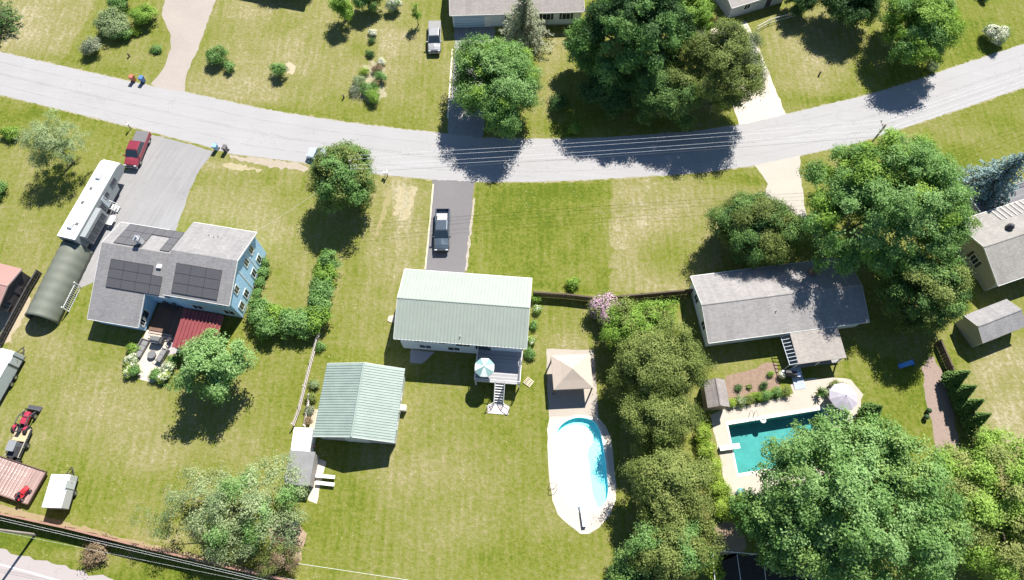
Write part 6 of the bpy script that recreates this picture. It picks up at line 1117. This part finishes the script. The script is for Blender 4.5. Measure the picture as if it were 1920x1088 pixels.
t = thing('garden_trellis', 'dark garden frame with thin white poles at the bottom edge', 'trellis', tuple(G(1390, 1060))); o0 = G(1390, 1060); POLEW = M('white_tube', (.72, .72, .72), .04); hT = 1.9
def tp(px, py): return G(px, py, hT) - Vector((o0.x, o0.y, 0))
for a, c_ in (((1355, 1034), (1416, 1039)), ((1382, 1040), (1392, 1110)), ((1433, 1058), (1438, 1110)), ((1513, 1056), (1528, 1110)), ((1337, 1040), (1342, 1110)), ((1416, 1039), (1520, 1050))): b = MB(); b.tube(tp(*a), tp(*c_), .035, n=6); b.build('top_pole', POLEW, t)
for p_ in ((1355, 1034), (1416, 1039), (1513, 1050), (1337, 1040)): q = tp(*p_); b = MB(); b.tube((q.x, q.y, 0), (q.x, q.y, hT), .035, n=6); b.build('upright', POLEW, t)
sheet('garden_bed', [(1352, 1040), (1420, 1040), (1620, 1050), (1640, 1120), (1350, 1120)], .006, M_dirt('dark_soil', (.03, .026, .022), (.07, .06, .05), 2), amp=.1)
# pale stones lining the middle driveway and the kerb of the top driveway
STN = M('pale_stone', (.27, .24, .195), .2, 5, .9)
def stones(pts, n, grp, lb, s=.16):
    P = [G(*p) for p in pts]; proto = None
    for i in range(n):
        f = i / (n - 1) * (len(P) - 1); k = min(int(f), len(P) - 2); p = P[k].lerp(P[k + 1], f - k); b = MB(); b.lathe([(s * .6, 0), (s, s * .3), (s * .85, s * .75), (s * .4, s * .95), (.0, s)], 7)
        if proto is None: proto = b.build('edging_stone', STN); tag(proto, lb, 'stone', grp); o = proto
        else: o = proto.copy(); COL.objects.link(o)
        o.location = (p.x + rng.normal() * .04, p.y, .0); o.rotation_euler = (0, 0, rng.random() * 6); sc = rng.uniform(.8, 1.25); o.scale = (sc * rng.uniform(.8, 1.2), sc, sc)
sheet('kerb', [(887, 372), (891, 372), (876, 508), (871.5, 508)], .03, M_dirt('kerb_stone', (.22, .19, .15), (.50, .44, .36), 2.2), amp=.05, step=.35)
sheet('kerb', [(847, 92), (850, 92), (841, 222), (838, 222)], .02, M('kerb_cream', (.62, .57, .44), .1), amp=0)
sheet('kerb', [(811, 345), (814, 345), (799, 505), (796, 505)], .014, M('kerb_tan', (.50, .44, .32), .15), amp=.02)
# ------------------------------------------------------------ white patio of the blue house
sheet('patio', [(278, 615), (318, 620), (308, 668), (312, 706), (285, 718), (262, 712), (254, 690), (256, 660)], .012, conc_w, amp=.03)
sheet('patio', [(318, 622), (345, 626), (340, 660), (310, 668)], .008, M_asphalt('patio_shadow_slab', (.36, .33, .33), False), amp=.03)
def sofa(label, p, rz, w, mat, z=.014):
    g = G(*p); t = thing('patio_sofa', label, 'sofa', (g.x, g.y, z), rz); b = MB(); b.box(-.38, .38, -w / 2, w / 2, .08, .36); b.build('base', mat, t, bevel=.02); b = MB(); b.box(-.5, -.385, -w / 2, w / 2, .08, .78); b.build('backrest', mat, t, bevel=.03)
    for s in (-1, 1): b = MB(); b.box(-.5, .38, s * (w / 2 + .07) - .065, s * (w / 2 + .07) + .065, .08, .6); b.build('armrest', mat, t, bevel=.02)
    k = max(1, round(w / .65))
    for i in range(k): y0 = -w / 2 + w * i / k; b = MB(); b.box(-.37, .37, y0 + .015, y0 + w / k - .015, .363, .48); b.build('cushion', M('cushion_grey', (.20, .195, .195), .15, 5, .9), t, bevel=.04)
    return t
sofa('long grey wicker sofa along the left side of the white patio', (269, 655), R(-18), 2.1, GRW); sofa('grey wicker sofa on the right side of the white patio', (306, 668), R(160), 1.5, GRW)
g = G(287, 667); t = thing('fire_table', 'round dark grey wicker table in the middle of the white patio', 'table', (g.x, g.y, .014)); b = MB(); b.lathe([(.4, 0), (.45, .05), (.45, .36), (.52, .4), (.0, .4)], 22); b.build('base', GRW, t); b = MB(); b.lathe([(.0, .403), (.5, .403), (.5, .43), (.0, .43)], 22); b.build('tabletop', M('slate_top', (.16, .16, .165), .1, 4, .6), t)
g = G(298, 641); t = thing('barbecue_grill', 'large dark covered grill at the upper end of the white patio', 'grill', (g.x, g.y, .014), R(-10)); b = MB(); b.box(-.75, .75, -.4, .4, .06, .8); b.build('cabinet', DKW, t, bevel=.03); b = MB(); b.loft([[(x, y, z) for y, z in ((-.4, .803), (.4, .803), (.4, .95), (.22, 1.15), (-.22, 1.15), (-.4, .95))] for x in (-.6, .6)]); b.build('lid', M('grill_cover', (.13, .135, .13), .2, 5, .8), t, bevel=.04); b = MB(); b.tube((-.5, -.46, .95), (.5, -.46, .95), .025, n=6); b.build('handle', CHR, t)
g = G(322, 640); chair('patio_chair', 'dark chair in the shade between the grill and the red porch roof', (320, 640), R(140), DKW, z=.014)
t = thing('garden_rake', 'dark garden tool lying on the white patio', 'garden tool', tuple(G(285, 680) + Vector((0, 0, .02)))); e = G(296, 688) - G(285, 680); b = MB(); b.tube((0, 0, .02), (e.x, e.y, .02), .022, n=6); b.build('handle', BLK, t); b = MB(); pv = Vector((-e.y, e.x, 0)).normalized() * .18; b.tube((e.x - pv.x, e.y - pv.y, .02), (e.x + pv.x, e.y + pv.y, .02), .025, n=5); b.build('head', BLK, t)
for p_, lb in (((318, 577), 'dark outdoor chair on the shaded back deck of the blue house'), ((333, 582), 'second dark outdoor chair on the shaded back deck, nearer the red roof')): chair('deck_chair', lb, p_, R(-70), DKW, z=.42)
# walk and white benches beside the pavilion shadow
sheet('walk', [(592, 858), (612, 866), (604, 895), (594, 945), (577, 938), (586, 895)], .01, conc_w, amp=.03)
for p0, p1, lb in (((592, 892), (628, 895), 'upper of the two white garden benches by the garage shadow'), ((592, 905), (627, 909), 'lower of the two white garden benches by the garage shadow')):
    m_ = mid(p0, p1, .4); Lb = (G(*p0) - G(*p1)).length; t = thing('garden_bench', lb, 'bench', (m_.x, m_.y, .012), heading(p0, p1)); b = MB(); b.box(-Lb / 2, Lb / 2, -.2, .2, .40, .45); b.build('seat', WHITE, t, bevel=.01)
    for x in (-Lb / 2 + .25, Lb / 2 - .25): b = MB(); b.box(x - .05, x + .05, -.18, .18, 0, .397); b.build('leg', WHITE, t)
g = G(585, 838); t = thing('junk_barrel', 'reddish barrel between the white storage shed and the garage', 'barrel', (g.x + .2, g.y, 0)); b = MB(); b.lathe([(.28, 0), (.3, .03), (.3, .3), (.31, .32), (.3, .34), (.3, .85), (.28, .88), (.26, .85), (.0, .84)], 16); b.build('body', M('barrel_red', (.35, .2, .17), .2, 4, .6), t); b = MB(); b.lathe([(.0, .85), (.24, .85), (.24, .87), (.0, .87)], 16); b.build('lid', M('barrel_lid', (.5, .38, .34), .2, 4, .6), t)
g = G(991, 717); t = thing('wooden_pallet', 'small pale wooden pallet on the grass right of the raised deck', 'pallet', (g.x, g.y, 0), R(-38)); b = MB()
for i in range(5): b.box(-.5, .5, -.45 + i * .2, -.33 + i * .2, .10, .125)
b.build('slats', M_planks('pallet_wood', (.60, .52, .36), .2, 0), t); b = MB()
for x in (-.42, 0, .42): b.box(x - .05, x + .05, -.45, .47, 0, .098)
b.build('bearers', M_planks('pallet_wood', (.6, .52, .36)), t)
g = G(737, 598); t = thing('stone_step', 'flat pinkish stone on the grass at the left wall of the green roofed house', 'stone', (g.x, g.y, 0)); b = MB(); b.prism([(-.7, -.3), (-.2, -.55), (.6, -.45), (.75, .3), (.1, .5), (-.6, .35)], 0, .09); b.build('slab', M('pink_stone', (.5, .4, .32), .15, 4), t, bevel=.03)
